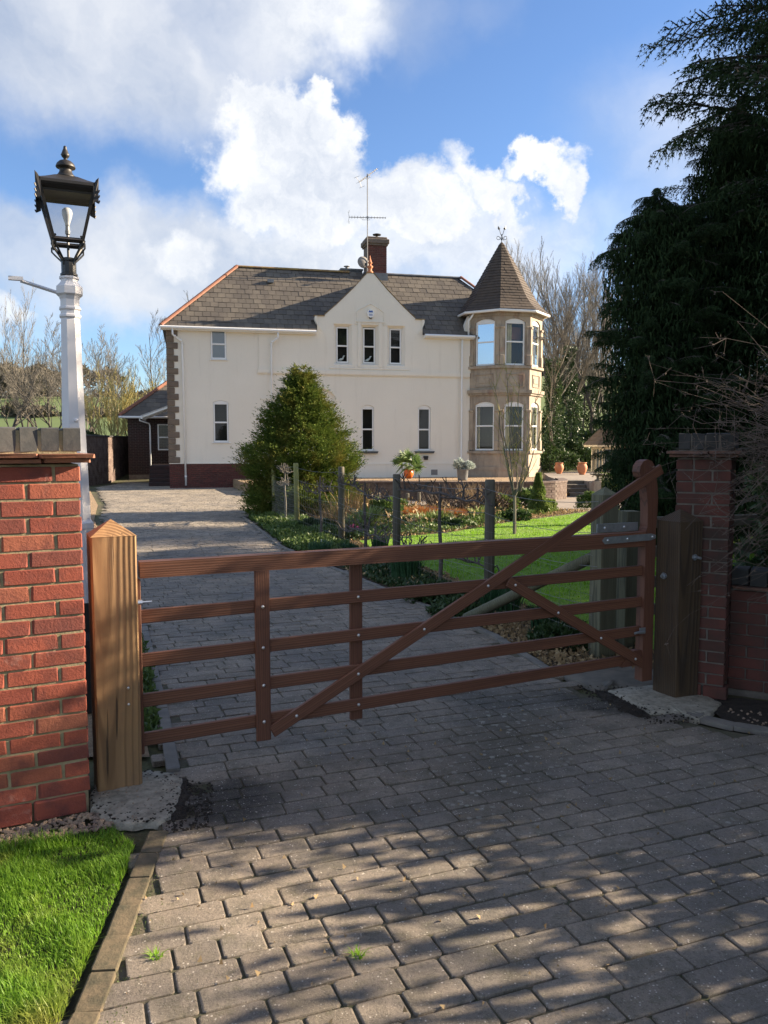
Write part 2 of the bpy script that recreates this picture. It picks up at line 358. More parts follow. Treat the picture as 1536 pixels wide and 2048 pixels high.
M = dict(
    brick=m_brick(), oldbrick=m_darkbrick(), shadedbrick=m_simple('shaded_old_brick', (.05, .022, .02), (.03, .02, .018), 5, .9, .3),  # last one paints the house's shade on the rear wing as near-black brick
    mortar=m_simple('mortar', (.38, .31, .19), (.22, .19, .11), 14, .95, .5, .006),
    oldmortar=m_simple('old_mortar', (.13, .10, .08), (.2, .16, .13), 8, .95, .3),
    terrmortar=m_simple('shade_mortar', (.17, .145, .12), (.09, .078, .065), 10, .95, .4),  # mortar darkened to paint in shade on the right pier and roadside wall
    bluebrick=m_simple('blue_brick', (.055, .058, .06), (.105, .10, .095), 11, .7, .35, .004, .4, .75),
    terracotta=m_simple('terracotta_tile', (.30, .12, .07), (.19, .085, .055), 9, .8, .3),
    darkcoping=m_simple('shade_coping', (.03, .03, .03), (.05, .047, .042), 9, .9, .3),  # coping colour lowered to carry the shade at the right pier
    darktile=m_simple('shade_tile', (.16, .075, .05), (.08, .05, .038), 9, .9, .3),  # creasing tile with the right pier's shade mixed into its colour
    ridge=m_simple('lichened_ridge', (.20, .12, .07), (.34, .23, .07), 5, .9, .3),
    pot=m_simple('terracotta_pot', (.55, .21, .09), (.47, .17, .08), 6, .7, .1),
    orange=m_simple('orange_glaze', (.75, .17, .02), (.68, .14, .02), 6, .35, 0),
    post=m_wood('gatepost_wood', (.36, .215, .10), (.27, .155, .072), (.18, .10, .045), 'z', 1, .75, True, .8),
    gate=m_wood('gate_hardwood', (.20, .082, .044), (.13, .052, .029), (.075, .030, .018), 'x', 1.0, .6, False, .3),
    gatez=m_wood('gate_hardwood_upright', (.165, .066, .037), (.11, .043, .025), (.07, .028, .017), 'z', 1.0, .6, False, .3),
    fencepost=m_wood('treated_post', (.27, .26, .09), (.34, .33, .12), (.12, .12, .05), 'z', 1.3, .85),
    oldpost=m_wood('weathered_post', (.11, .095, .075), (.17, .155, .11), (.05, .045, .035), 'z', 1.3, .9),
    oldrail=m_wood('weathered_rail', (.17, .15, .12), (.12, .11, .08), (.06, .055, .045), 'x', 1.3, .9),
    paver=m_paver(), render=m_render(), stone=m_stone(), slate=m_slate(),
    quoin=m_simple('brown_quoin', (.19, .145, .105), (.13, .10, .08), 3, .88, .3),
    shingle=m_simple('brown_shingle', (.085, .062, .044), (.055, .042, .033), 4, .8, .4),
    white=m_simple('white_pvc', (.80, .80, .79), (.77, .77, .76), 3, .35, 0),
    paint=m_simple('white_paint', (.72, .71, .73), (.66, .65, .67), 2.5, .45, .1, .002),
    iron=m_simple('black_iron', (.022, .024, .026), (.035, .034, .033), 8, .38, .1, .002),
    lantern=m_simple('lantern_metal', (.017, .016, .016), (.028, .024, .022), 9, .5, .15, .002),
    galv=m_simple('galvanised', (.42, .45, .48), (.32, .35, .38), 30, .42, .1, .001, Metallic=.7),
    alu=m_simple('grey_metal', (.28, .27, .26), (.2, .2, .2), 20, .5, 0, Metallic=.5),
    steel=m_simple('bolt_steel', (.75, .75, .74), (.65, .65, .65), 20, .3, 0, Metallic=.85),
    lead=m_simple('lead_sheet', (.14, .145, .155), (.2, .205, .21), 4, .6, .1),
    concrete=m_simple('concrete', (.42, .38, .30), (.20, .18, .14), 26, .92, .9, .01, .35, .7),
    slab=m_simple('paving_slab', (.19, .165, .13), (.12, .11, .09), 9, .9, .4),
    kerb=m_simple('edging_block', (.17, .13, .08), (.07, .065, .04), 14, .88, .6, .006),
    kerbfar=m_simple('edging_grey', (.21, .19, .16), (.14, .13, .115), 8, .88, .6, .006),
    soil=m_simple('soil', (.028, .022, .017), (.055, .042, .03), 20, .97, 1.0, .03),
    bedsoil=m_simple('bed_soil', (.06, .042, .026), (.12, .085, .05), 9, .97, 1.0, .04),
    bedding=m_simple('joint_grit', (.12, .10, .07), (.05, .055, .025), 12, .97, .8, .01),
    gravel=m_simple('tan_gravel', (.42, .30, .18), (.25, .17, .10), 22, .95, 1.0, .03),
    pebble=m_simple('pebble', (.36, .26, .17), (.16, .12, .10), 12, .85, .1),
    pathm=m_simple('path_paving', (.30, .25, .20), (.22, .185, .15), 4, .92, .5),
    field=m_simple('field_grass', (.12, .17, .035), (.085, .13, .03), .06, .95, 0),
    land=m_simple('rough_ground', (.09, .095, .035), (.06, .05, .03), 1.1, .97, .8, .05),
    lawn=m_simple('lawn_turf', (.11, .21, .015), (.16, .28, .02), 5, .95, .8, .03),
    rock=m_simple('rockery_stone', (.38, .31, .21), (.24, .19, .13), 6, .9, .5, .02),
    grass=m_leaf('grass_blade', (.11, .25, .015), (.23, .40, .04), .4, .5, (.30, .30, .07)),
    lawnblade=m_leaf('lawn_blade', (.16, .34, .012), (.25, .46, .022), .4, .6, (.24, .31, .05)),
    conifer=m_leaf('golden_conifer', (.05, .088, .018), (.15, .195, .036), .18, .8, (.19, .155, .036)),
    darkcon=m_leaf('dark_conifer', (.018, .034, .015), (.042, .066, .026), .08, 1.0),
    shrubg=m_leaf('shrub_leaf', (.06, .11, .025), (.13, .19, .045), .25, .5),
    yellowg=m_leaf('variegated_leaf', (.24, .29, .09), (.12, .19, .04), .25, .5),
    daff=m_leaf('strap_leaf', (.03, .085, .035), (.05, .12, .05), .25, .5),
    heather=m_leaf('orange_heather', (.50, .19, .05), (.30, .13, .04), .2, .8),
    dry=m_leaf('dry_stalk', (.42, .31, .17), (.27, .18, .09), .15, .9),
    ivy=m_leaf('ivy_leaf', (.025, .055, .018), (.05, .085, .025), .15, .45),
    palm=m_leaf('palm_leaf', (.10, .17, .05), (.16, .24, .07), .25, .45),
    silver=m_leaf('silver_leaf', (.5, .55, .5), (.4, .46, .42), .25, .8),
    pink=m_leaf('pink_petal', (.5, .08, .2), (.6, .15, .3), .3, .6),
    pierbrick=m_simple('shade_brick', (.12, .040, .030), (.05, .032, .025), 4, .92, .5, .006, .35, .7),  # brick darkened so the right pier's deep shade sits in the colour
    darkpost=m_wood('shade_gatepost_wood', (.085, .052, .026), (.055, .035, .019), (.03, .018, .011), 'z', 1, .8, True, .8),  # gatepost wood with deep shade painted into its tone
    bark=m_simple('bark', (.12, .105, .085), (.07, .06, .052), 5, .95, .5, .02),
    greybark=m_simple('grey_bark', (.21, .19, .155), (.12, .108, .09), 3, .95, .3, .01),
    twig=m_simple('twig', (.15, .11, .085), (.09, .068, .055), 3, .9, 0),
    willow=m_simple('willow_twig', (.42, .36, .13), (.30, .26, .10), 3, .85, 0),
    esp=m_simple('espalier_bark', (.075, .06, .055), (.12, .10, .09), 12, .9, .4, .01),
    wire=m_simple('fence_wire', (.28, .27, .25), (.2, .2, .19), 20, .5, 0, Metallic=.4),
    zinc=m_simple('zinc_planter', (.13, .14, .145), (.18, .19, .19), 7, .5, .1),
    glassd=m_glass('dark_pane', .035), glassm=m_glass('mirror_pane', .22), glassb=m_glass('sky_pane', .45, base=(.03, .06, .09), rough=.05),
    glassf=m_glass('frosted_pane', .14, base=(.06, .09, .11), rough=.25), glasst=m_glass('clear_pane', .05), glassl=m_glass('lantern_pane', .06, (.82, .84, .87)),
    bulb=m_simple('bulb_glass', (.75, .75, .73), (.7, .7, .7), 3, .25, 0),
    curtain=m_simple('cream_curtain', (.75, .66, .42), (.62, .53, .33), 7, .9, 0),
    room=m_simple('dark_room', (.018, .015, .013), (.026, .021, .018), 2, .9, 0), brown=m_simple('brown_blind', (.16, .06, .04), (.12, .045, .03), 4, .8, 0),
    blue=m_simple('blue_print', (.03, .10, .35), (.03, .10, .35), 3, .5, 0),
    blackpl=m_simple('black_plastic', (.015, .015, .016), (.02, .02, .02), 4, .5, 0),
    greyvent=m_simple('grey_vent', (.25, .23, .21), (.2, .19, .18), 30, .8, 0),
    cream=m_simple('cream_paint', (.62, .55, .42), (.56, .5, .38), 3, .6, 0),
)
# ---------------------------------------------------------------- geometry helpers
def inpoly(x, y, P):
    c = False; j = len(P) - 1
    for i in range(len(P)):
        xi, yi = P[i]; xj, yj = P[j]
        if (yi > y) != (yj > y) and x < (xj - xi) * (y - yi) / (yj - yi) + xi: c = not c
        j = i
    return c
def inpoly_np(x, y, P):
    c = np.zeros(len(x), bool); j = len(P) - 1
    for i in range(len(P)):
        xi, yi = P[i]; xj, yj = P[j]
        k = ((yi > y) != (yj > y)); d = (yj - yi) if yj != yi else 1e-9
        c ^= k & (x < (xj - xi) * (y - yi) / d + xi); j = i
    return c
def sheet(name, poly, z, mat, kind='structure', parent=None):
    me = bpy.data.meshes.new(name); me.from_pydata([(x, y, z) for x, y in poly], [], [tuple(range(len(poly)))])
    return tag(link(name, me, mat, parent), kind=kind)
def sample_poly(P, n, rng=RNG):
    xs = [p[0] for p in P]; ys = [p[1] for p in P]; out = np.zeros((0, 2))
    while len(out) < n:
        q = np.column_stack([rng.uniform(min(xs), max(xs), n * 2), rng.uniform(min(ys), max(ys), n * 2)])
        out = np.vstack([out, q[inpoly_np(q[:, 0], q[:, 1], P)]])
    return out[:n]
# ---------------------------------------------------------------- the ground
def gh(x, y):
    """height of the land: level garden, rising behind the house, fields on a far hill"""
    d = max(0.0, y - 36); h = 0.11 * d if d < 10 else 1.1 + (d - 10) * .0
    t = min(1, max(0, (y - 60) / 150)); s = t * t * (3 - 2 * t)
    h += s * (13.5 + 2.5 * math.sin(x * .014 + .8) + 1.5 * math.sin(x * .037)) + max(0, y - 210) * .012
    if y < 34: h = -max(0, 0)
    return h - .03
V, Fc = [], []
xs = [-900, -500, -300, -200, -140, -100, -75, -55, -40, -28, -20, -14, -10, -6, -3, 0, 3, 6, 10, 15, 22, 30, 45, 65, 90, 130, 200, 320, 550, 900]
ys = [-400, -150, -60, -25, -10, 0, 5, 10, 15, 20, 25, 30, 34, 36, 38, 40, 43, 46, 52, 60, 70, 80, 95, 110, 125, 140, 155, 170, 190, 210, 260, 400, 800, 1500]
for y in ys:
    for x in xs: V.append((x, y, gh(x, y)))
nx = len(xs)
for j in range(len(ys) - 1):
    for i in range(nx - 1): Fc.append((j * nx + i, j * nx + i + 1, (j + 1) * nx + i + 1, (j + 1) * nx + i))
me = bpy.data.meshes.new('ground'); me.from_pydata(V, [], Fc); me.shade_smooth()
me.materials.append(M['land']); me.materials.append(M['field'])
for p in me.polygons: p.material_index = 1 if p.center.y > 52 else 0
tag(link('ground', me), kind='structure')
DRIVE = [(-.92, .4), (-.9, 2.2), (-.93, 2.9), (-.98, 3.4), (-1.10, 4.0), (-1.49, 5.14), (-1.98, 6.6), (-4.2, 12.8), (-6.2, 17.8), (-7.63, 22.3), (-10.3, 29.2), (-11.2, 31.6), (-11.4, 35.9), (-8.3, 35.9), (-8.3, 31.2),
         (-4.6, 31.9), (-3.7, 24), (-3.25, 18.6), (-1.65, 13), (.25, 8.6), (.95, 6.9), (1.17, 5.98), (1.31, 5.3), (1.63, 4.94), (1.92, 4.62), (2.35, 4.36), (3.0, 4.0), (4.2, 3.3), (4.2, .4)]
sheet('driveway', DRIVE, -.004, M['bedding'])
drive = bpy.data.objects['driveway']
def outline(pts, n=9, j=.03, rng=random.Random(3)):
    out = []
    for i in range(len(pts)):
        a = Vector(pts[i]); b = Vector(pts[(i + 1) % len(pts)])
        for k in range(n): t = k / n; q = a.lerp(b, t); out.append((q.x + rng.uniform(-j, j) * .5, q.y + rng.uniform(-j, j) * .5))
    return out
def gp(*px): return [tuple(G(x, y)[:2]) for x, y in px]
CONL = gp((183, 1592), (200, 1560), (262, 1548), (300, 1545), (345, 1549), (362, 1562), (356, 1600), (343, 1642), (300, 1650), (240, 1650), (200, 1640), (181, 1615))
CONR = gp((1215, 1383), (1262, 1376), (1320, 1372), (1400, 1388), (1440, 1408), (1420, 1432), (1392, 1442), (1345, 1428), (1300, 1428), (1270, 1412), (1240, 1398))
HOLEL = gp((340, 1552), (375, 1556), (385, 1600), (370, 1640), (345, 1655), (320, 1650))
HOLER = gp((1190, 1378), (1240, 1392), (1300, 1430), (1300, 1440), (1250, 1425), (1205, 1400))
SLAB = gp((1098, 1340), (1240, 1330), (1330, 1345), (1335, 1372), (1215, 1380), (1200, 1384))
def blobslab(name, poly, z0, z1, mat):
    o = outline([Vector(p) for p in poly], 5, .022); c = Vector((sum(p[0] for p in o) / len(o), sum(p[1] for p in o) / len(o)))
    n = len(o); v = []; f = []; rr = random.Random(5)
    for k, (s, z) in enumerate(((1.02, z0), (1.0, z1 - .006), (.96, z1), (.6, z1 + .004), (.3, z1 + .006))):
        v += [(c.x + (p[0] - c.x) * s, c.y + (p[1] - c.y) * s, z + (rr.uniform(-.002, .002) if k > 1 else 0)) for p in o]
    for k in range(4): f += [(k * n + i, k * n + (i + 1) % n, (k + 1) * n + (i + 1) % n, (k + 1) * n + i) for i in range(n)]
    f.append(tuple(4 * n + i for i in range(n)))
    me = bpy.data.meshes.new(name); me.from_pydata(v, [], f); me.shade_smooth(); return link(name, me, mat)
tag(blobslab('concrete_footing', CONL, -.02, .014, M['concrete']), 'pale rough concrete footing round the base of the light wooden gatepost', 'concrete')
tag(blobslab('concrete_footing', CONR, -.02, .013, M['concrete']), 'pale concrete footing spilling out in front of the dark gatepost by the hinges', 'concrete')
tag(blobslab('soil_patch', HOLEL, -.02, .002, M['soil']), kind='stuff'); tag(blobslab('soil_patch', HOLER, -.02, .002, M['soil']), kind='stuff')
tag(blobslab('paving_slab', SLAB, -.02, .012, M['slab']), 'flat grey brown slab under the hinge end of the gate', 'slab')
# pavers: rows at 21 degrees, three lengths, tumbled edges
PA = R(21); PITCH = .1165
ca, sa = math.cos(PA), math.sin(PA)
def paver_mesh(L, Wd, seed):
    rr = random.Random(seed); b = .007; v = []; n = []
    def ring(ins, z, j):
        o = []
        c = .009
        x0, x1, y0, y1 = -L / 2 + ins, L / 2 - ins, -Wd / 2 + ins, Wd / 2 - ins
        for X, Y in ((x0 + c, y0), (x1 - c, y0), (x1, y0 + c), (x1, y1 - c), (x1 - c, y1), (x0 + c, y1), (x0, y1 - c), (x0, y0 + c)): o.append((X + rr.uniform(-j, j), Y + rr.uniform(-j, j), z))
        return o
    v = ring(0, -.03, .0008) + ring(.0, -.004, .0018) + ring(b * .35, -.001, .001) + ring(b * .9, 0, .001)
    f = [(k * 8 + i, k * 8 + (i + 1) % 8, (k + 1) * 8 + (i + 1) % 8, (k + 1) * 8 + i) for k in range(3) for i in range(8)] + [tuple(24 + i for i in range(8))]
    return v, f
LENS = [.27, .205, .15]
pm = {}
for li, Ln in enumerate(LENS):
    for sd_ in range(3):
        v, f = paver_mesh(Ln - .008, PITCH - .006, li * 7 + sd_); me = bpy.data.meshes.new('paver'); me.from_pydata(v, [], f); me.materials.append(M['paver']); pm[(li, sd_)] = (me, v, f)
rp = random.Random(11); cells = []
HO = [CONL, CONR, HOLEL, HOLER, SLAB]
for r in range(-30, 330):
    vv = r * PITCH; u = -14 + rp.uniform(0, .2)
    while u < 14:
        li = rp.choices((0, 1, 2), (5, 4, 3))[0]; Ln = LENS[li]; uc = u + Ln / 2; u += Ln
        wob = .010 * math.sin(uc * 1.1 + r * .15)
        x = uc * ca - (vv + wob) * sa; y = uc * sa + (vv + wob) * ca
        if y < 1.7 or y > 36 or (y < 7 and abs(x) > .55 * y + 1.2): continue
        if not inpoly(x, y, DRIVE): continue
        if any(inpoly(x, y, h) for h in HO): continue
        if y > 22 and x > -3.9: continue
        cells.append((y - (0 if abs(x - .05) < .53 * y - .12 else -99), x, y, li, rp.randrange(3), PA + rp.uniform(-.012, .012), rp.uniform(-.003, .003) + .004, rp.uniform(-.018, .018), rp.uniform(-.012, .012)))
cells.sort()
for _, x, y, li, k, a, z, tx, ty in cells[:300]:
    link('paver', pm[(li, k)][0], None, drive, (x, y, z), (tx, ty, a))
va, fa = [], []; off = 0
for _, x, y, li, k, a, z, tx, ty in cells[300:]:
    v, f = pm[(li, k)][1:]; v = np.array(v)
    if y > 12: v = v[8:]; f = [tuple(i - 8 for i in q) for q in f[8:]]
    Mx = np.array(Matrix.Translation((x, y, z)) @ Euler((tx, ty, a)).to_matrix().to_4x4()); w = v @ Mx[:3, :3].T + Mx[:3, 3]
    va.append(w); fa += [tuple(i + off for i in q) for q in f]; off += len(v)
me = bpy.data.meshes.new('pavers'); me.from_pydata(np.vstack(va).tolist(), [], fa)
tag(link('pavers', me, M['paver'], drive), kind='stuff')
# edging blocks along the near grass, and behind the gate on both sides
def edging(pts, Lb, wd, z, mat, name, parent, side=1, ht=.03):
    P = [Vector((a, b, 0)) for a, b in pts]; seg = []
    acc = []
    for a, b in zip(P, P[1:]):
        n = max(1, int((b - a).length / .02)); acc += [a.lerp(b, k / n) for k in range(n)]
    d = 0; last = acc[0]; out = [acc[0]]
    for p in acc[1:]:
        d += (p - last).length; last = p
        if d >= Lb: out.append(p); d = 0
    rr = random.Random(2)
    me = MB().bbox(-.5, .5, -.5, .5, -1, 0, .06).mesh(name); me.materials.append(mat)
    for a, b in zip(out, out[1:]):
        t = (b - a); n = Vector((-t.y, t.x, 0)).normalized() * side; c = (a + b) / 2 + n * wd / 2
        o = link(name, me, None, parent, (c.x, c.y, z + rr.uniform(-.003, .003)), (rr.uniform(-.01, .01), rr.uniform(-.01, .01), math.atan2(t.y, t.x)), (t.length - .006, wd - .004, ht))
edging([(-.80, 1.5), (-.82, 2.23), (-.86, 2.68), (-.89, 2.97), (-.92, 3.36)], .18, .085, .010, M['kerb'], 'edging_block', drive)
edging([(-1.03, 3.98), (-1.30, 4.80), (-1.70, 5.95), (-2.2, 7.4), (-4.1, 12.8)], .2, .07, .02, M['kerbfar'], 'edging_block', drive)
edging([(-3.22, 18.6), (-1.62, 13), (.28, 8.6), (.98, 6.9), (1.2, 5.98), (1.30, 5.55)], .2, .07, .022, M['kerbfar'], 'edging_block', drive, -1)
edging([(1.75, 4.90), (2.02, 4.62), (2.40, 4.40), (2.9, 4.1)], .2, .10, .012, M['kerbfar'], 'edging_block', drive, 1)
mb = MB().bbox(-.075, .085, 1.5 - 1.5, 1.9, -.03, .02, .006)
# ---------------------------------------------------------------- brickwork
UB = []
for s in range(4):
    rr = random.Random(s); m_ = MB().bbox(0, 1, 0, 1, 0, 1, .035); m_.v = [(x + rr.uniform(-.012, .012), y + rr.uniform(-.02, .02), z + rr.uniform(-.03, .03)) for x, y, z in m_.v]; UB.append(m_)
def brick_meshes(mat):
    L = []
    for k, m_ in enumerate(UB):
        me = m_.mesh('brick'); me.materials.append(mat); L.append(me)
    return L
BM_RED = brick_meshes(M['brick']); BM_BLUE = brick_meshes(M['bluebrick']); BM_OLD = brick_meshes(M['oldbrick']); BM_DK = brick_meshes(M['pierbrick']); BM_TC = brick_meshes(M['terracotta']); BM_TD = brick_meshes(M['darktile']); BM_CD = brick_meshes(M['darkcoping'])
def lay(parent, me, x, y, z, lx, ly, lz, rr, nm='brick', j=.002):
    return link(nm, me, None, parent, (x, y + rr.uniform(-j, j), z), None, (lx, ly, lz))
def run(x0, L, rr):
    """stretchers along a run, cut pieces at the end"""
    out = []; x = 0
    while x < L - .03:
        l = min(.2135, L - x); out.append((x0 + x, l)); x += l + .012
    return out
def brick_ring(parent, Lx, Dy, courses, z0, BMs, seed=1, faces='fLR', hdr=.1025):
    rr = random.Random(seed)
    for c in range(courses):
        z = z0 + c * .0738; p = c % 2; small = Lx < .4
        if 'f' in faces:
            if p == 1 and small:
                lay(parent, rr.choice(BMs), .1145, 0, z, Lx - .1145, .1025, .0628, rr)
            elif p == 0:
                for x, l in run(0, Lx, rr): lay(parent, rr.choice(BMs), x, 0, z, l, .1025, .0628, rr)
            else:
                for x, l in run(hdr + .0135, Lx - 2 * hdr - .027, rr): lay(parent, rr.choice(BMs), x, 0, z, l, .1025, .0628, rr)
        for f_, xo in (('L', 0), ('R', Lx - .1025)):
            if f_ in faces:
                y0 = .113 if p == 0 or (small and f_ == 'R') else 0
                for y, l in run(y0, Dy - y0, rr): link('brick', rr.choice(BMs), None, parent, (xo + .1025 + rr.uniform(-.002, .002), y, z), (0, 0, R(90)), (l, .1025, .0628))
# left pier (27 deg), its right front corner at (-1.335,3.545)
def pier(name, label, corner, ang, Lx, Dy, courses, mat, mort, BMs, seed, faces):
    d = Vector((math.cos(R(ang)), math.sin(R(ang)), 0)); o = Vector((*corner, 0)) - d * Lx
    t = thing(name, label, 'pier', o, R(ang))
    z0 = .09
    MB().box(.006, Lx - .006, .006, Dy - .006, -.05, z0 + courses * .0738).build('mortar', mort, t)
    brick_ring(t, Lx, Dy, courses, z0, BMs, seed, faces)
    rr = random.Random(seed)
    # plinth course of bright wide bricks, slightly proud
    for x, l in run(-.02, Lx + .04, rr): lay(t, rr.choice(BMs), x, -.02, 0, l, .12, .08, rr)
    zt = z0 + courses * .0738
    for k, (e, z) in enumerate(((.045, zt + .006), (.062, zt + .028))):
        x = -e
        while x < Lx + e - .02:
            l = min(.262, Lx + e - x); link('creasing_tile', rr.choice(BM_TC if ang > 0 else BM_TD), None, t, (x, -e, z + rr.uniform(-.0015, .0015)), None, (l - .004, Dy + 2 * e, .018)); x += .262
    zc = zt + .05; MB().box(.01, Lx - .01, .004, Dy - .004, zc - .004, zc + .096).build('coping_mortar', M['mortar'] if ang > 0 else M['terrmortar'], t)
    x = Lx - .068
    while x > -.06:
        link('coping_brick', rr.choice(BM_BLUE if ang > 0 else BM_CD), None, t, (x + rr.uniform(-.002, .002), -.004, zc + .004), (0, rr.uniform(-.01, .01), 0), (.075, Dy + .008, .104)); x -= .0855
    return t, o, d
PL_, PO, PD = pier('brick_pier', 'sunlit red brick pier topped with blue grey coping bricks beside the light gatepost', (-1.335, 3.56), 27, .89, .44, 20, M['brick'], M['mortar'], BM_RED, 4, 'fR')
for o in PL_.children: pass
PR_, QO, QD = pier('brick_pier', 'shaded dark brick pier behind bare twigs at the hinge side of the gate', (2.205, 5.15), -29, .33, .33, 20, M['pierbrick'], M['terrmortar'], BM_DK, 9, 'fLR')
# low shaded wall running on from the right pier
wo_ = Vector((2.205, 5.15, 0)) + Vector((.485, .875, 0)) * .22
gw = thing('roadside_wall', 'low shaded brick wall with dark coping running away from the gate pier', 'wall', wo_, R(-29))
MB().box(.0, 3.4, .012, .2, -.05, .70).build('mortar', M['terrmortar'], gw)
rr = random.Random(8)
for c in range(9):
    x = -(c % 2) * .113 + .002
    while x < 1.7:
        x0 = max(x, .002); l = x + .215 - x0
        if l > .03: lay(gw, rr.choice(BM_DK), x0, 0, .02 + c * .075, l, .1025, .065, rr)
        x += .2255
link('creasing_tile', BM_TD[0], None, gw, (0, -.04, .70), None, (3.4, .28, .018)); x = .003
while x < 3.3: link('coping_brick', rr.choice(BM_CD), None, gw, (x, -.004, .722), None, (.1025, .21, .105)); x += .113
# ---------------------------------------------------------------- gateposts
GA = 25.0
def gatepost(label, loc, w, h, seed, mat):
    t = thing('gatepost', label, 'gatepost', loc, R(GA)); b = .008
    mb = MB(); n = 8
    prof = [(b, 0), (w - b, 0), (w, b), (w, w - b), (w - b, w), (b, w), (0, w - b), (0, b)]
    mb.prism(prof, -.05, h); mb.build('shaft', M[mat], t)
    mb = MB(); e = .001; mb.add([(-e, -e, h), (w + e, -e, h), (w + e, w + e, h), (-e, w + e, h), (w / 2, w / 2, h + .075)], [(0, 1, 4), (1, 2, 4), (2, 3, 4), (3, 0, 4), (0, 3, 2, 1)]); mb.build('pyramid_cap', M[mat], t)
    return t
gL = gatepost('chunky new golden wooden gatepost at the latch end of the gate', (-1.35, 3.70, 0), .205, 1.225, 1, 'post')
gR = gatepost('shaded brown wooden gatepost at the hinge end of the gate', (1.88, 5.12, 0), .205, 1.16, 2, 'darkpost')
def bolt_mesh(r, h): return MB().lathe([(r * .3, 0), (r, 0), (r, h * .3), (r * .75, h * .75), (r * .3, h)], 8).mesh('bolt', True)
bm = bolt_mesh(.0095, .009); bm.materials.append(M['steel'])
# fixings on the posts
for (x, z) in ((.15, .42), (.15, .50)): link('coach_bolt', bm, None, gL, (x, .001, z), (R(90), 0, 0), (.7, .7, .5))
o = MB().tube([(0, 0, 0), (0, -.012, 0)], .02, 6).tube([(0, -.01, 0), (0, -.055, 0)], .009, 8).build('hinge_bolt', M['galv'], gR, (.13, 0, .93))
o = MB().tube([(0, 0, 0), (-.012, 0, 0)], .022, 6).tube([(-.01, 0, 0), (-.03, 0, 0)], .009, 8).build('hinge_bolt', M['galv'], gR, (0, .12, .80))
o = MB().tube([(0, 0, 0), (.025, 0, 0)], .012, 6).tube([(.02, 0, 0), (.07, 0, 0)], .004, 6).build('latch_pin', M['steel'], gL, (.205, .04, .90))
# ---------------------------------------------------------------- the gate
gt = thing('field_gate', 'closed red brown hardwood five bar gate with a long diagonal brace', 'gate', (-1.2, 3.93, 0), R(GA))
def bar(name, p0, p1, wd, th, y, mat='gate', cut0=0.0, cut1=0.0, b=.004):
    """a board from (x,z) p0 to p1, local x along it"""
    a = Vector((p0[0], 0, p0[1])); c = Vector((p1[0], 0, p1[1])); L = (c - a).length; ang = math.atan2(c.z - a.z, c.x - a.x)
    return MB().bbox(0, L, 0, th, -wd / 2, wd / 2, b).build(name, M[mat], gt, (a.x, y, a.z), (0, -ang, 0))
HX = 3.19
mbt = MB().prism([(0, 0), (HX, -.012), (HX, .082), (0, .079)], 0, .07, 'y'); mbt.build('top_rail', M['gate'], gt, (.0, -.035, 1.003))
for z, dz in ((.808, .02), (.589, .032), (.386, .04), (.188, .055)): bar('rail', (.0, z), (HX, z + dz), .068, .024, -.012)
MB().bbox(0, .07, 0, .06, .12, 1.0, .005).build('closing_stile', M['gatez'], gt, (-.068, -.03, 0))
MB().bbox(0, .078, 0, .022, .095, 1.001, .004).build('upright', M['gatez'], gt, (.572, -.036, 0))
MB().bbox(0, .074, 0, .022, .115, 1.001, .004).build('upright', M['gatez'], gt, (1.125, .014, 0))
# heel stile with swept horn and rounded knob
mbh = MB()
def sweep_profile():
    L = []; Rr = []
    for z, xl, xr in ((.09, 0, .085), (1.09, 0, .085), (1.12, .012, .088), (1.2, .012, .093), (1.28, .008, .096), (1.36, -.004, .092), (1.43, -.026, .080)):
        L.append((xl, z)); Rr.append((xr, z))
    knob = [(.070, 1.475), (.060, 1.515), (.036, 1.545), (.0, 1.557), (-.036, 1.545), (-.060, 1.515), (-.066, 1.478), (-.055, 1.445)]
    return Rr + knob + L[::-1]
pf = sweep_profile(); mbh.prism(pf, 0, .07, 'y'); mbh.build('heel_stile', M['gatez'], gt, (HX, -.035, 0))
bar('long_brace', (.655, .135), (3.315, 1.495), .068, .022, -.0375)
bar('short_brace', (2.13, .835), (3.22, .20), .066, .020, -.0345)
MB().prism([(0, 0), (.16, -.0), (.16, .10), (.10, .10), (0, .02)], 0, .045, 'y').build('heel_block', M['gatez'], gt, (3.03, -.02, .20))
for x, y, z in [(.611, -.0365, .812), (.611, -.0365, .595), (.611, -.0365, .394), (.611, -.0365, .199), (1.162, -.0125, .815), (1.162, -.0125, .601), (1.15, -.038, .390), (1.162, -.0125, .208),
                (.79, -.038, .205), (1.56, -.038, .60), (1.985, -.038, .82), (2.18, -.035, .81), (2.50, -.035, .612), (2.84, -.035, .418), (3.13, -.035, .25)]:
    link('coach_bolt', bm, None, gt, (x, y, z), (R(90), 0, 0))
sp = MB().prism([(0, 0), (.02, -.022), (.40, -.022), (.44, -.010), (.44, .010), (.40, .022), (.02, .022)], 0, .006, 'y').mesh('hinge_strap'); sp.materials.append(M['galv'])
s1 = link('hinge_strap', sp, None, gt, (2.83, -.0415, 1.045), (0, R(-1), 0)); link('hinge_strap', sp, None, gt, (2.83, .0355, 1.045), (0, R(-1), 0))
for x in (.04, .2, .41): link('bolt', bm, None, s1, (x, -.001, 0), (R(90), 0, 0), (.9, .9, .9))
MB().box(0, .05, 0, .004, -.02, .02).tube([(-.06, -.02, -.004), (.02, -.02, .0)], .008, 6).build('hinge_pin', M['galv'], gt, (3.15, -.045, .435))
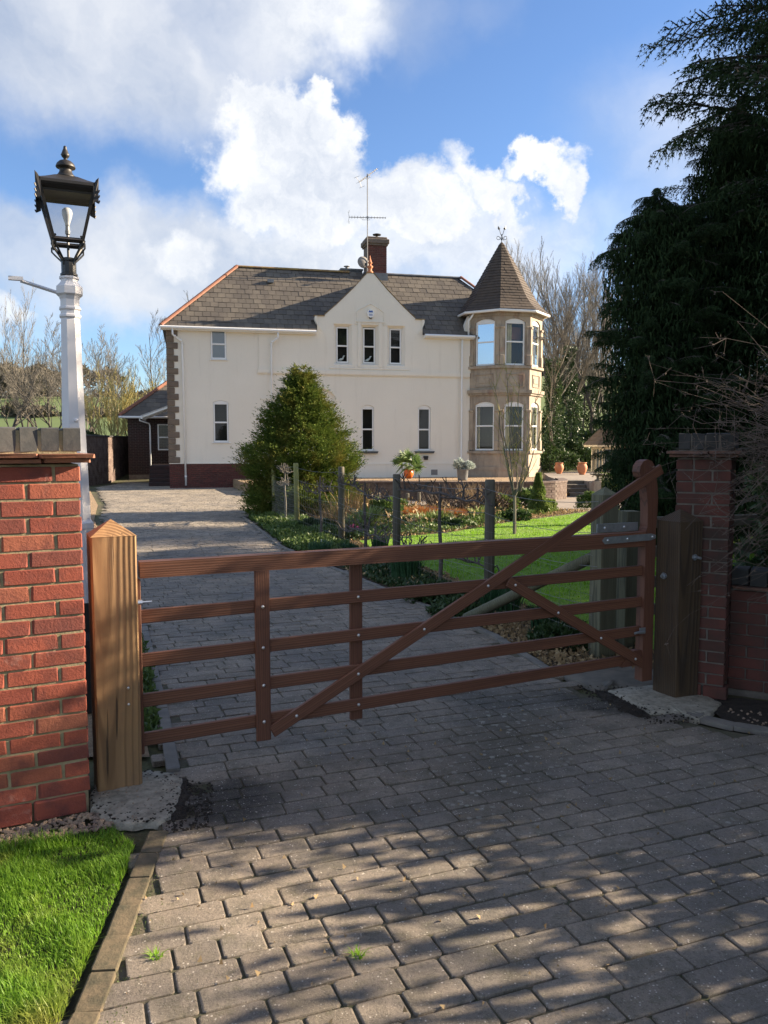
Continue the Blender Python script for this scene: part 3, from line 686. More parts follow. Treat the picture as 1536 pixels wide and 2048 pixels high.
# ---------------------------------------------------------------- lamp post
lp = thing('lamp_post', 'white octagonal lamp post with a black four sided lantern and ladder bar', 'lamp post', (-1.905, 5.0, 0), R(23))
c8 = math.pi / 8
MB().lathe([(.15, 0), (.15, .45), (.13, .50), (.13, .68)], 8, rot=c8).build('base', M['blackpl'], lp)  # black part painted in for the shadow below the white column
MB().lathe([(.106, .68), (.100, 1.13), (.104, 1.14), (.104, 1.17), (.089, 1.19), (.073, 1.70), (.058, 2.40), (.056, 2.42)], 8, rot=c8).build('column', M['paint'], lp)
MB().lathe([(.060, 2.545), (.066, 2.552), (.066, 2.562), (.058, 2.57), (.058, 2.59), (.066, 2.597), (.066, 2.607), (.058, 2.615), (.058, 2.655), (.066, 2.675), (.080, 2.687), (.080, 2.73), (.064, 2.745), (.052, 2.76), (.050, 2.775), (.060, 2.78), (.060, 2.79), (.045, 2.795)], 8, rot=c8).build('collar', M['paint'], lp, (0, 0, -.13))
MB().lathe([(.006, 0), (.014, 0), (.014, .003), (.007, .009)], 10).build('cover_bolt', M['paint'], lp, (.010, -.066, 1.80), (R(90), 0, 0))
MB().tube([(-.05, 0, 2.69), (-.16, 0, 2.72), (-.27, 0, 2.75)], .011, 4).box(-.335, -.255, -.014, .014, 2.75, 2.772).build('ladder_bar', M['paint'], lp, (0, 0, -.13))
sk = MB().lathe([(.045, 2.79), (.05, 2.80), (.05, 2.81), (.043, 2.815), (.043, 2.88), (.047, 2.885), (.047, 2.90), (.03, 2.905)], 12)
for k in range(4):
    a = R(45 + 90 * k); cx, sx_ = math.cos(a), math.sin(a)
    sk.tube([(cx * .04, sx_ * .04, 2.86), (cx * .05, sx_ * .05, 2.90), (cx * .09, sx_ * .09, 2.955), (cx * .115, sx_ * .115, 2.985), (cx * .118, sx_ * .118, 3.01), (cx * .10, sx_ * .10, 3.022)], .0075, 6)
    sk.tube([(cx * .045, sx_ * .045, 2.88), (cx * .10, sx_ * .10, 2.925), (cx * .128, sx_ * .128, 2.95), (cx * .128, sx_ * .128, 2.975), (cx * .108, sx_ * .108, 2.985)], .0055, 6)
sk.tube([(0, 0, 2.88), (0, 0, 3.08)], .008, 8).build('cradle', M['iron'], lp, (0, 0, -.13))
B0, B1, Zb, Zt = .080, .148, 2.995, 3.285   # lantern half widths at the bottom and top
lan = MB()
def lerp3(a, b, t): return tuple(a[i] + (b[i] - a[i]) * t for i in range(3))
for k in range(4):
    c0 = [(1, 1), (-1, 1), (-1, -1), (1, -1)][k]; c1 = [(1, 1), (-1, 1), (-1, -1), (1, -1)][(k + 1) % 4]
    lan.tube([(c0[0] * B0, c0[1] * B0, Zb), (c0[0] * B1, c0[1] * B1, Zt)], .0125, 4)
    lan.tube([(c0[0] * B0, c0[1] * B0, Zb), (c1[0] * B0, c1[1] * B0, Zb)], .016, 4); lan.tube([(c0[0] * B1, c0[1] * B1, Zt), (c1[0] * B1, c1[1] * B1, Zt)], .017, 4)
    # the dark reflector band under the top rail
    a0 = (c0[0] * B1 * .985, c0[1] * B1 * .985, Zt); a1 = (c1[0] * B1 * .985, c1[1] * B1 * .985, Zt); tt = .1
    w0 = lerp3((c0[0] * B1, c0[1] * B1, Zt), (c0[0] * B0, c0[1] * B0, Zb), tt); w1 = lerp3((c1[0] * B1, c1[1] * B1, Zt), (c1[0] * B0, c1[1] * B0, Zb), tt)
    lan.add([a0, a1, (w1[0] * .985, w1[1] * .985, w1[2]), (w0[0] * .985, w0[1] * .985, w0[2])], [(0, 1, 2, 3)])
    lan.lathe([(.003, Zb - .035), (.009, Zb - .02), (.006, Zb - .005)], 6, (c0[0] * B0, c0[1] * B0))
fr_ = lan.build('lantern_frame', M['lantern'], lp, (0, 0, -.13))
for k in range(4):
    c0 = [(1, 1), (-1, 1), (-1, -1), (1, -1)][k]; c1 = [(1, 1), (-1, 1), (-1, -1), (1, -1)][(k + 1) % 4]; e = .95
    a0 = lerp3((c0[0] * B1 * e, c0[1] * B1 * e, Zt), (c0[0] * B0 * e, c0[1] * B0 * e, Zb), .1); a1 = lerp3((c1[0] * B1 * e, c1[1] * B1 * e, Zt), (c1[0] * B0 * e, c1[1] * B0 * e, Zb), .1)
    MB().add([a0, a1, (c1[0] * B0 * e, c1[1] * B0 * e, Zb), (c0[0] * B0 * e, c0[1] * B0 * e, Zb)], [(0, 1, 2, 3)]).build('pane', M['glassl'], lp, (0, 0, -.13))
def sq(h, z): return [(h, h, z), (-h, h, z), (-h, -h, z), (h, -h, z)]
rf = MB(); rings = [(B1 + .012, Zt - .004), (B1 + .022, Zt + .012), (B1 + .022, Zt + .028), (.115, Zt + .055), (.062, Zt + .085), (.04, Zt + .094)]
vv = [p for h, z in rings for p in sq(h, z)]; rf.add(vv, [(i * 4 + k, i * 4 + (k + 1) % 4, (i + 1) * 4 + (k + 1) % 4, (i + 1) * 4 + k) for i in range(len(rings) - 1) for k in range(4)] + [(0, 1, 2, 3), (20, 21, 22, 23)])
for sx1 in (-1, 1):
    for sy1 in (-1, 1):
        X, Y = sx1 * (B1 + .022), sy1 * (B1 + .022)
        for dx, dy in ((-sx1 * .028, 0), (0, -sy1 * .028)):
            rf.add([(X, Y, Zt - .09), (X + dx, Y + dy, Zt - .075), (X + dx, Y + dy, Zt + .028), (X + dx * .6, Y + dy * .6, Zt + .036), (X + dx * .45, Y + dy * .45, Zt + .046), (X + sx1 * .004, Y + sy1 * .004, Zt + .062), (X, Y, Zt + .02)], [(0, 1, 2, 3, 4, 5, 6)])
        for q in range(3): rf.tube([(X, Y, Zt - .085 + q * .03), (X + sx1 * .006, Y + sy1 * .006, Zt - .07 + q * .03)], .004, 4)
rf.build('lantern_roof', M['lantern'], lp, (0, 0, -.13))
MB().lathe([(.06, Zt + .085), (.062, Zt + .092), (.045, Zt + .108), (.036, Zt + .125), (.034, Zt + .145), (.055, Zt + .146), (.057, Zt + .152), (.050, Zt + .170), (.034, Zt + .185), (.012, Zt + .192), (.010, Zt + .200), (.020, Zt + .210), (.026, Zt + .222), (.022, Zt + .228), (.016, Zt + .245), (.009, Zt + .262), (.011, Zt + .267), (.004, Zt + .275)], 14).build('finial', M['lantern'], lp, (0, 0, -.13), smooth=True)
MB().lathe([(.012, 3.09), (.014, 3.105), (.022, 3.13), (.028, 3.15), (.031, 3.168), (.028, 3.186), (.016, 3.198), (.003, 3.201)], 14).build('bulb', M['bulb'], lp, (0, 0, -.13), smooth=True)
MB().lathe([(.008, 2.98), (.008, 3.04), (.014, 3.045), (.015, 3.06), (.012, 3.07), (.012, 3.09), (.006, 3.095)], 10).build('bulb_holder', M['alu'], lp, (0, 0, -.13))
# ================================================================ THE HOUSE (local u along the front, v back, z up)
HA = 13.5
house = thing('house', 'cream rendered two storey house with slate roof, central gable and octagonal corner turret', 'house', (-8.2, 31.0, 0), R(HA))
def HW(u, v, z=0.0):
    return Vector((-8.2 + u * math.cos(R(HA)) - v * math.sin(R(HA)), 31.0 + u * math.sin(R(HA)) + v * math.cos(R(HA)), z))
def arc(u0, u1, zs, rise, n=8):
    """points of a segmental arch from u0 to u1 springing at zs"""
    w = (u1 - u0) / 2; r = (w * w + rise * rise) / (2 * rise); cz = zs + rise - r; a = math.asin(w / r)
    return [((u0 + u1) / 2 + r * math.sin(-a + 2 * a * k / n), cz + r * math.cos(-a + 2 * a * k / n)) for k in range(n + 1)]
def wall_face(mb, u0, u1, z0, z1, holes, y=0.0, Mx=None):
    """front face with openings and their reveals; hole = (u0,u1,z0,z1,rise,depth,chamfer)"""
    T = (lambda p: Mx @ Vector(p)) if Mx is not None else (lambda p: Vector(p))
    H = []
    for h in holes:
        a, b, c, d, rise, dep, ch = h; H.append((a - ch, b + ch, c - ch * .6, d + ch * .8))
    us = sorted({u0, u1} | {x for h in H for x in h[:2]}); zs = sorted({z0, z1} | {x for h in H for x in h[2:]})
    for i in range(len(us) - 1):
        for j in range(len(zs) - 1):
            cu, cz = (us[i] + us[i + 1]) / 2, (zs[j] + zs[j + 1]) / 2
            if any(h[0] < cu < h[1] and h[2] < cz < h[3] for h in H): continue
            mb.add([T((us[i], y, zs[j])), T((us[i + 1], y, zs[j])), T((us[i + 1], y, zs[j + 1])), T((us[i], y, zs[j + 1]))], [(0, 1, 2, 3)])
    for (a, b, c, d, rise, dep, ch), (A, B, C_, D_) in zip(holes, H):
        if rise:
            P = arc(a, b, d - rise, rise); n = len(P)
            mb.add([T((x, y, z)) for x, z in P] + [T((x, y, d)) for x, z in P], [(k, k + 1, n + k + 1, n + k) for k in range(n - 1)])
            mb.add([T((x, y, z)) for x, z in P] + [T((x, y + dep, z)) for x, z in P], [(k, k + 1, n + k + 1, n + k) for k in range(n - 1)])
            zt = d - rise
            for X in (a, b): mb.add([T((X, y, c)), T((X, y + dep, c)), T((X, y + dep, zt)), T((X, y, zt))], [(0, 1, 2, 3)])
            mb.add([T((a, y, c)), T((b, y, c)), T((b, y + dep, c)), T((a, y + dep, c))], [(0, 1, 2, 3)])
        else:
            o = [(A, y, C_), (B, y, C_), (B, y, D_), (A, y, D_)]; q = [(a, y + dep, c), (b, y + dep, c), (b, y + dep, d), (a, y + dep, d)]
            mb.add([T(p) for p in o + q], [(k, (k + 1) % 4, 4 + (k + 1) % 4, 4 + k) for k in range(4)])
def window(parent, u0, u1, z0, z1, rise, y, zt, panes=('glassd', 'glassd'), Mx=None, fw=.05, curtain=None, label=None):
    """pvc window: frame with transom at zt and two panes; y is the frame's front"""
    mb = MB(); e = .006; zr = z1 - rise - (.02 if rise else 0)
    mb.bbox(u0 + e, u0 + fw + .012, y, y + .06, z0 + e, zr, .006, Mx); mb.bbox(u1 - fw - .012, u1 - e, y, y + .06, z0 + e, zr, .006, Mx)
    mb.bbox(u0 + fw + .012, u1 - fw - .012, y + .001, y + .06, z0 + e, z0 + fw + .02, .006, Mx); mb.bbox(u0 + fw + .012, u1 - fw - .012, y + .001, y + .06, zt - .03, zt + .03, .006, Mx)
    mb.bbox(u0 + fw + .012, u1 - fw - .012, y + .001, y + .06, zr - fw, zr, .006, Mx)
    if rise:
        P = arc(u0 + e, u1 - e, z1 - rise, rise - .004); mb.prism([(u0 + e, zr + .0015)] + P + [(u1 - e, zr + .0015)], y + .002, y + .055, 'y', Mx)
    w = mb.build('window', M['white'], parent)
    if label: w['label'] = label
    a, b = u0 + fw + .012, u1 - fw - .012
    T = (lambda p: Mx @ Vector(p)) if Mx is not None else (lambda p: Vector(p))
    for (c, d), g in zip(((z0 + fw + .02, zt - .03), (zt + .03, zr - fw)), panes):
        MB().add([T((a, y + .03, c)), T((b, y + .03, c)), T((b, y + .03, d)), T((a, y + .03, d))], [(0, 1, 2, 3)]).build('pane', M[g], w)
    if curtain:
        for (c0, c1) in curtain:
            mb = MB(); n = 14; top = z1 - rise - .08; pts = []
            for k in range(n + 1):
                x = u0 + (u1 - u0) * (c0 + (c1 - c0) * k / n); pts.append((x, y + .22 + .035 * math.sin(k * 2.3)))
            mb.add([T((x, q, z0 + .05)) for x, q in pts] + [T((x, q, top)) for x, q in pts], [(k, k + 1, n + 2 + k, n + 1 + k) for k in range(n)]); mb.build('curtain', M['curtain'], w)
    return w
GC = 7.87
holes = [(1.62, 2.21, 4.92, 6.05, 0, .05, 0), (1.67, 2.25, 1.75, 3.36, .08, .06, 0), (6.5, 7.0, 4.9, 6.32, 0, .16, .13), (7.59, 8.10, 4.9, 6.34, 0, .16, .11), (8.68, 9.18, 4.9, 6.32, 0, .16, .13),
         (7.5, 8.02, 1.41, 3.25, .10, .09, 0), (9.86, 10.4, 1.42, 3.27, .10, .09, 0), (5.25, 6.45, 1.25, 3.86, .32, .07, 0)]
wl = MB()
wall_face(wl, -.0, 3.44, .94, 6.1, holes[:2], 0)
wall_face(wl, 3.44, 5.72, 4.60, 6.1, [], -.035); wall_face(wl, 3.44, 12.1, .3, 4.45, holes[5:], 0)
wall_face(wl, 5.72, 10.03, 4.60, 6.45, holes[2:5], -.035); wall_face(wl, 10.03, 12.1, 4.60, 6.1, [], -.035)
wl.add([(3.44, 0, 4.45), (3.44, -.035, 4.45), (3.44, -.035, 6.1), (3.44, 0, 6.1)], [(0, 1, 2, 3)])
# gable above the windows
gp_ = [(5.98, 6.45), (9.76, 6.45), (10.03, 6.45), (10.03, 6.70), (9.80, 6.71), (9.72, 6.74), (9.2, 7.20), (8.6, 7.78), (7.99, 8.44), (7.75, 8.44), (7.14, 7.78), (6.54, 7.20), (6.02, 6.74), (5.94, 6.71), (5.72, 6.70), (5.72, 6.45)]
wl.prism(gp_, -.035, .28, 'y')
# corbelled kneelers either side
for s in (-1, 1):
    K = [(GC + s * 2.13, 6.45), (GC + s * 2.14, 6.70), (GC + s * 2.22, 6.70), (GC + s * 2.24, 6.60), (GC + s * 2.20, 6.48), (GC + s * 2.16, 6.40), (GC + s * 2.05, 6.22), (GC + s * 1.98, 6.12), (GC + s * 1.95, 6.12)]
    wl.prism(K if s < 0 else K[::-1], -.075, .20, 'y')
    wl.box(GC + s * 2.0 - .17, GC + s * 2.0 + .17, -.038, -.034 + .0, 5.9, 6.1)
wl.build('front_wall', M['render'], house)
MB().box(3.40, 12.06, -.075, .01, 4.45, 4.60).box(3.38, 12.06, -.05, .01, 4.41, 4.45).build('string_course', M['render'], house)
MB().box(3.55, 3.80, -.022, .002, 1.0, 3.42).box(3.50, 3.85, -.04, .002, 3.42, 3.50).box(3.62, 3.76, -.016, .002, 3.5, 4.41).build('pilaster', M['render'], house)
MB().prism([(u, z) for u, z in arc(5.12, 6.58, 3.50, .46, 12)] + [(u, z) for u, z in arc(5.22, 6.48, 3.50, .38, 12)[::-1]], -.03, .0, 'y').box(5.1, 5.24, -.028, 0, 3.40, 3.50).box(6.46, 6.60, -.028, 0, 3.40, 3.50).build('arch_moulding', M['render'], house)
MB().box(5.25, 6.45, .07, .09, 1.25, 3.86).build('blocked_arch', M['render'], house)
MB().box(3.44, 12.0, -.03, 0.001, .30, .86).box(3.44, 12.0, -.045, .001, .86, .90).build('wall_base', M['render'], house)
# surround with pointed panel over the middle gable window
sd1 = MB(); SP = [(7.28, 6.55), (8.42, 6.55), (8.42, 6.92), (8.30, 7.02), (7.87, 7.25), (7.44, 7.02), (7.32, 6.92), (7.28, 6.88)]
sd1.box(7.26, 8.46, -.075, -.034, 6.52, 6.57)
for (a, b) in zip(SP[2:], SP[3:]): sd1.tube([(a[0], -.045, a[1]), (b[0], -.045, b[1])], .022, 5)
sd1.tube([(8.42, -.045, 6.57), (8.42, -.045, 6.92)], .022, 5).tube([(7.32, -.045, 6.57), (7.32, -.045, 6.92)], .022, 5)
for u in (7.40, 8.26): sd1.bbox(u - .05, u + .07, -.06, -.034, 4.75, 6.52, .01)
for u in (7.28, 8.46): sd1.bbox(u - .06, u + .06, -.055, -.034, 4.68, 4.80, .02).bbox(u - .06, u + .06, -.055, -.034, 6.40, 6.47, .02)
sd1.bbox(6.2, 9.5, -.06, -.034, 4.66, 4.72, .01)
sd1.build('window_surround', M['render'], house)
MB().prism([(u, z) for u, z in ((7.30, 6.57), (8.44, 6.57), (8.44, 6.92), (7.87, 7.23), (7.30, 6.92))], -.038, -.0355, 'y').build('pointed_panel', M['render'], house)
ab = MB().prism([(7.87 + .15 * math.cos(R(a)), 6.86 + .17 * math.sin(R(a))) for a in range(0, 360, 45)], -.11, -.04, 'y').build('alarm_box', M['white'], house)
MB().prism([(7.78, 6.90), (7.96, 6.90), (7.93, 6.98), (7.87, 6.955), (7.81, 6.98)], -.114, -.1105, 'y').box(7.80, 7.94, -.114, -.1105, 6.78, 6.80).box(7.80, 7.94, -.114, -.1105, 6.82, 6.84).build('printed_mark', M['blue'], ab)
MB().prism([(7.80, 6.70), (7.94, 6.70), (7.92, 6.665), (7.82, 6.665)], -.10, -.04, 'y').build('alarm_lens', M['blackpl'], ab)
# windows
window(house, 1.62, 2.21, 4.92, 6.05, 0, .0, 5.50, ('glassf', 'glassf'), label='frosted bluish window'); window(house, 1.67, 2.25, 1.75, 3.36, .08, .02, 2.52)
for k_, (a, b) in enumerate(((6.5, 7.0), (7.59, 8.10), (8.68, 9.18))):
    w_ = window(house, a, b, 4.9, 6.32, 0, .10, 5.58, ('glassd', 'glassm' if k_ == 0 else 'glassd'))
    if k_ < 2: MB().tube([(a + .10, .20, 5.02), (a + .2, .2, 5.05), (a + .32, .2, 5.10 + .05 * k_)], [.02, .055, .02], 8).tube([(a + .27, .2, 5.08), (a + .33, .2, 5.20), (a + .38, .2, 5.21)], [.03, .03, .008], 8).build('bird_ornament', M['white'], w_, smooth=True)
MB().box(8.6, 9.25, .26, .29, 4.9, 6.3).box(9.8, 10.5, .26, .29, 2.0, 3.2).build('brown_blinds', M['room'], house)
window(house, 7.5, 8.02, 1.41, 3.25, .10, .04, 2.28); window(house, 9.86, 10.4, 1.42, 3.27, .10, .04, 2.28)
window(house, 5.35, 6.38, 1.3, 2.75, 0, .045, 2.1)
MB().bbox(1.58, 2.26, -.05, .02, 4.885, 4.918, .008).build('sill', M['white'], house); MB().bbox(1.6, 2.32, -.05, .02, 1.715, 1.748, .008).build('sill', M['white'], house)
for u in (7.76, 10.13): MB().prism([(u - .42, 1.395), (u + .42, 1.395), (u + .38, 1.31), (u - .38, 1.31)], -.12, .0, 'y').build('sill', M['bluebrick'], house)['label'] = 'dark projecting sill'
MB().box(10.09, 10.29, -.07, 0, 1.12, 1.20).box(10.12, 10.26, -.12, 0, 1.04, 1.12).build('flue_vent', M['blackpl'], house); MB().bbox(10.42, 10.70, -.036, 0, .42, .64, .006).build('air_brick', M['greyvent'], house)
# brick plinth of the left part and the quoins
def joined_bricks(parent, x0, x1, z0, z1, y, mat, name='bricks', Mx=None, seed=1, d=.012):
    mb = MB(); rr = random.Random(seed); z = z0; r = 0
    while z < z1 - .02:
        x = x0 - (r % 2) * .1125
        while x < x1:
            a, b = max(x, x0), min(x + .215, x1)
            if b - a > .03:
                q = rr.uniform(0, .004); v = [Vector(p) for p in ((a, y, z), (b, y, z), (b, y, min(z + .065, z1)), (a, y, min(z + .065, z1)), (a + .003, y - d + q, z + .003), (b - .003, y - d + q, z + .003), (b - .003, y - d + q, min(z + .062, z1)), (a + .003, y - d + q, min(z + .062, z1)))]
                if Mx is not None: v = [Mx @ p for p in v]
                mb.add(v, [(4, 5, 6, 7), (0, 1, 5, 4), (1, 2, 6, 5), (2, 3, 7, 6), (3, 0, 4, 7)])
            x += .225
        z += .075; r += 1
    return tag(mb.build(name, mat, parent), kind='stuff')
MB().box(.0, 3.44, .004, .3, -.3, .94).build('plinth', M['oldmortar'], house); joined_bricks(house, 0, 3.44, .0, .94, 0, M['oldbrick'], seed=3, d=.03)
MB().box(-.01, 3.44, -.035, .1, .93, .955).build('plinth_cap', M['render'], house)
z = .955; k = 0
qm = {}
while z < 6.05:
    w = .40 if k % 2 == 0 else .255; h = .24
    if w not in qm: m_ = MB().bbox(-.03, w, -.04, .3, .006, h - .006, .018).mesh('quoin'); m_.materials.append(M['quoin']); qm[w] = m_
    link('quoin', qm[w], None, house, (0, 0, z)); z += h; k += 1
# side and back walls, near-black sheet painted as unlit rooms behind windows
MB().box(0.0, .25, .02, 5.5, -.2, 6.05).box(.25, 15.2, 5.3, 5.5, -.2, 6.05).box(15.0, 15.2, .5, 5.3, -.2, 6.05).build('side_walls', M['render'], house)
MB().box(.3, 12, .3, .32, .3, 6.35).build('dark_backing', M['room'], house)
# ---- main roof
EV, EZ, RV, RZ = -.17, 6.10, 2.80, 9.02
SL = math.atan2(RZ - EZ, RV - EV); SLEN = math.hypot(RZ - EZ, RV - EV); RU0, RU1, HU = 2.80, 12.55, 15.35
def rz_(v): return EZ - .03 + (v - EV) * math.tan(SL)
MB().add([(-.17, EV, rz_(EV)), (5.70, EV, rz_(EV)), (5.70, .27, rz_(.27)), (10.05, .27, rz_(.27)), (10.05, EV, rz_(EV)), (HU, EV, rz_(EV)), (RU1, RV, RZ - .03), (RU0, RV, RZ - .03), (-.17, 5.75, EZ - .03), (HU, 5.75, EZ - .03)], [(0, 1, 2, 3, 4, 5, 6, 7), (8, 7, 6, 9), (0, 7, 8), (5, 9, 6)]).build('roof_deck', M['slate'], house)
sl_me = []
for k in range(3):
    rr = random.Random(k); m_ = MB().box(0, 1, 0, 1, 0, 1); m_.v = [(x, y, z) for x, y, z in m_.v]; m = m_.mesh('slate'); m.materials.append(M['slate']); sl_me.append(m)
def slate_list():
    out = []; rr = random.Random(21); NR = 13; ex = SLEN / NR
    for r in range(NR):
        s = r * ex; v = EV + s * math.cos(SL); vm = EV + (s + ex * .5) * math.cos(SL)
        umin = vm + .0; umax = HU - vm - .2
        u = -.2 - (r % 2) * .155 + .0
        while u < umax:
            a, b = max(u, umin), min(u + .31, umax)
            u += .31
            if b - a < .05: continue
            hw = 1.98 * (1 - (vm + .02) / 2.32)
            if hw > 0:
                if GC - hw + .06 < (a + b) / 2 < GC + hw - .06: continue
            if 5.62 < (a + b) / 2 < 10.12 and v < .25: continue
            out.append((a, b - a - .013, v, EZ + s * math.sin(SL), ex * 1.12, rr.uniform(-.006, .008), rr.choice((0, 1, 2))))
    return out
SLT = slate_list(); TILT = SL - R(2.2)
def slate_M(t): return Matrix.Translation((t[0], t[2], t[3] + .012 + t[5])) @ Matrix.Rotation(TILT, 4, 'X') @ Matrix.Diagonal((t[1], t[4], .014, 1))
SLT.sort(key=lambda t: (t[0] > 9.5, t[3]))
for t in SLT[:300]:
    o = link('slate', sl_me[t[6]], None, house); o.matrix_basis = slate_M(t)
if SLT[300:]:
    mb = MB()
    for t in SLT[300:]: mb.box(0, 1, 0, 1, 0, 1, slate_M(t))
    tag(mb.build('slates', M['slate'], house), kind='stuff')
# gable roof running back to the main slope
mb = MB(); gz = 8.40
for s in (-1, 1):
    a = GC + s * 1.96; n = 9
    for k in range(n):
        t0, t1 = k / n, (k + 1.06) / n; z0_, z1_ = 6.55 + (gz - 6.55) * t0, 6.55 + (gz - 6.55) * t1; ua, ub = GC + s * 1.96 * (1 - t0), GC + s * 1.96 * (1 - t1)
        vb0, vb1 = (z0_ - EZ) / math.tan(SL) + EV + .02, (z1_ - EZ) / math.tan(SL) + EV + .02; lift = .025
        mb.add([(ua, .28, z0_ + lift), (ub, .28, z1_), (ub, vb1, z1_), (ua, vb0, z0_ + lift), (ua, .28, z0_), (ua, vb0, z0_)], [(0, 1, 2, 3), (0, 3, 5, 4)])
mb.build('gable_roof', M['slate'], house)
# thin dark coping strips on the gable slopes and kneelers
cp = MB()
for s in (-1, 1):
    P = [(1.86, 6.755), (1.33, 7.215), (.73, 7.80), (.12, 8.46)]
    for a, b in zip(P, P[1:]): cp.add([(GC + s * a[0], -.06, a[1]), (GC + s * b[0], -.06, b[1]), (GC + s * b[0], .30, b[1]), (GC + s * a[0], .30, a[1]), (GC + s * a[0], -.06, a[1] + .022), (GC + s * b[0], -.06, b[1] + .022), (GC + s * b[0], .30, b[1] + .022), (GC + s * a[0], .30, a[1] + .022)], [(4, 5, 6, 7), (0, 1, 5, 4), (3, 2, 6, 7)])
    x0, x1 = sorted((GC + s * 1.84, GC + s * 2.26)); cp.box(x0, x1, -.09, .22, 6.702, 6.722)
cp.box(GC - .13, GC + .13, -.06, .3, 8.445, 8.468)
cp.build('gable_coping', M['ridge'], house)
MB().lathe([(.13, 8.46), (.13, 8.52), (.08, 8.56), (.07, 8.66), (.12, 8.70), (.12, 8.74), (.055, 8.78), (.05, 8.84), (.10, 8.87), (.06, 8.93), (.03, 9.05), (.008, 9.16)], 10, (GC + .02, .12)).build('gable_finial', M['pot'], house, smooth=True)
def ridge(p0, p1, n, mat, rad=.10, name='ridge_tile'):
    p0, p1 = Vector(p0), Vector(p1); L = (p1 - p0).length / n; d = (p1 - p0).normalized(); up = Vector((0, 0, 1)); sdv = d.cross(up).normalized(); upv = sdv.cross(d).normalized()
    mb = MB(); v = []
    for e in (0, 1):
        rr_ = rad * (1.05 if e else 1.0)
        for k in range(7): a = R(-15 + 210 * k / 6); v.append((e * (L * 1.03), rr_ * math.cos(a), rr_ * .75 * math.sin(a)))
    mb.add(v, [(k, k + 1, k + 8, k + 7) for k in range(6)] + [tuple(range(7)), tuple(range(7, 14))]); me = mb.mesh(name, False); me.materials.append(mat)
    Rm = Matrix((d, sdv, upv)).transposed().to_4x4()
    for k in range(n):
        o = link(name, me, None, house); o.matrix_basis = Matrix.Translation(p0 + d * L * k) @ Rm
ridge((RU0 - .05, RV, RZ), (7.55, RV, RZ), 11, M['ridge']); ridge((8.2, RV, RZ), (RU1 + .1, RV, RZ), 10, M['lead'], .09)
ridge((-.2, EV - .02, EZ + .02), (RU0 + .02, RV, RZ + .02), 12, M['terracotta'], .10, 'hip_tile'); ridge((RU1 + .9, RV - .9, RZ - .88), (RU1 + .05, RV - .02, RZ + .02), 3, M['terracotta'], .10, 'hip_tile')
MB().box(4.0, 4.25, 1.9, 2.1, 8.28, 8.42).build('roof_vent', M['alu'], house)
MB().add([(8.4, RV + .9, 8.2), (13.2, RV + .9, 8.2), (12.9, RV + 1.4, 9.30), (8.6, RV + 1.4, 9.30), (8.6, 8, 9.30), (12.9, 8, 9.30), (13.6, 8, 8.2), (8.4, 8, 8.2)], [(0, 1, 2, 3), (3, 2, 5, 4), (1, 6, 5, 2), (0, 3, 4, 7), (7, 4, 5, 6)]).build('rear_roof', M['lead'], house)
# gutters and downpipes
def gutter(u0, u1, z, v=-.25): return MB().tube([(u0, v, z), (u1, v, z)], .058, 8).box(u0, u1, v + .055, .0, z - .09, z + .035).build('gutter', M['white'], house)
gutter(-.22, 5.66, 6.055); gutter(10.08, 12.2, 6.055)
def pipe(pts, lab=None):
    mb = MB().tube(pts, .037, 8); p = Vector(pts[0]); mb.tube([p + Vector((0, 0, -.02)), p + Vector((0, 0, .10))], .05, 8)
    for q in pts[2:-1]: mb.tube([Vector(q) + Vector((0, 0, -.03)), Vector(q) + Vector((0, 0, .05))], .045, 8)
    zz = pts[-1][2] + .3; mb.tube([(pts[-1][0], pts[-1][1], zz), (pts[-1][0], pts[-1][1], zz + .08)], .046, 8); return mb.build('downpipe', M['white'], house, smooth=True)
pipe([(.22, -.24, 6.0), (.22, -.24, 5.80), (.30, -.20, 5.72), (.52, -.075, 5.58), (.56, -.06, 5.50), (.60, -.06, .1)])
pipe([(4.17, -.24, 6.0), (4.17, -.24, 5.80), (4.10, -.2, 5.72), (3.96, -.13, 5.62), (3.92, -.11, 5.52), (3.92, -.10, 1.0)])
pipe([(11.70, -.12, 6.0), (11.70, -.11, 5.6), (11.70, -.11, 1.0), (11.70, -.11, .34)])
# chimney
ch = MB().box(8.31, 9.14, 2.49, 3.29, 8.3, 10.3).build('chimney', M['oldmortar'], house)
joined_bricks(ch, 8.30, 9.15, 9.0, 10.15, 2.49, M['oldbrick'], seed=5, d=.01)
Mr = Matrix.Translation((9.14, 2.49, 0)) @ Matrix.Rotation(R(90), 4, 'Z'); joined_bricks(ch, 0, .8, 9.0, 10.15, 0, M['oldbrick'], Mx=Mr, seed=6, d=.01)
MB().bbox(8.25, 9.20, 2.43, 3.35, 10.15, 10.22, .01).bbox(8.20, 9.25, 2.38, 3.40, 10.222, 10.42, .02).bbox(8.27, 9.18, 2.46, 3.32, 10.422, 10.52, .03).build('chimney_cap', M['oldmortar'], ch)
MB().lathe([(.06, 10.5), (.06, 10.64), (.18, 10.67), (.19, 10.70), (.10, 10.73), (.02, 10.74)], 12, (8.80, 2.85)).build('cowl', M['blackpl'], ch)
MB().box(8.26, 9.19, 2.44, 2.48, 8.6, 9.0).build('lead_flashing', M['lead'], ch)
MB().box(7.35, 8.25, 3.3, 4.2, 8.3, 9.22).box(7.28, 8.28, 3.25, 4.3, 9.222, 9.30).lathe([(.07, 9.3), (.07, 9.42), (.14, 9.44), (.14, 9.46), (.02, 9.47)], 10, (7.62, 3.6)).build('low_stack', M['lead'], house)
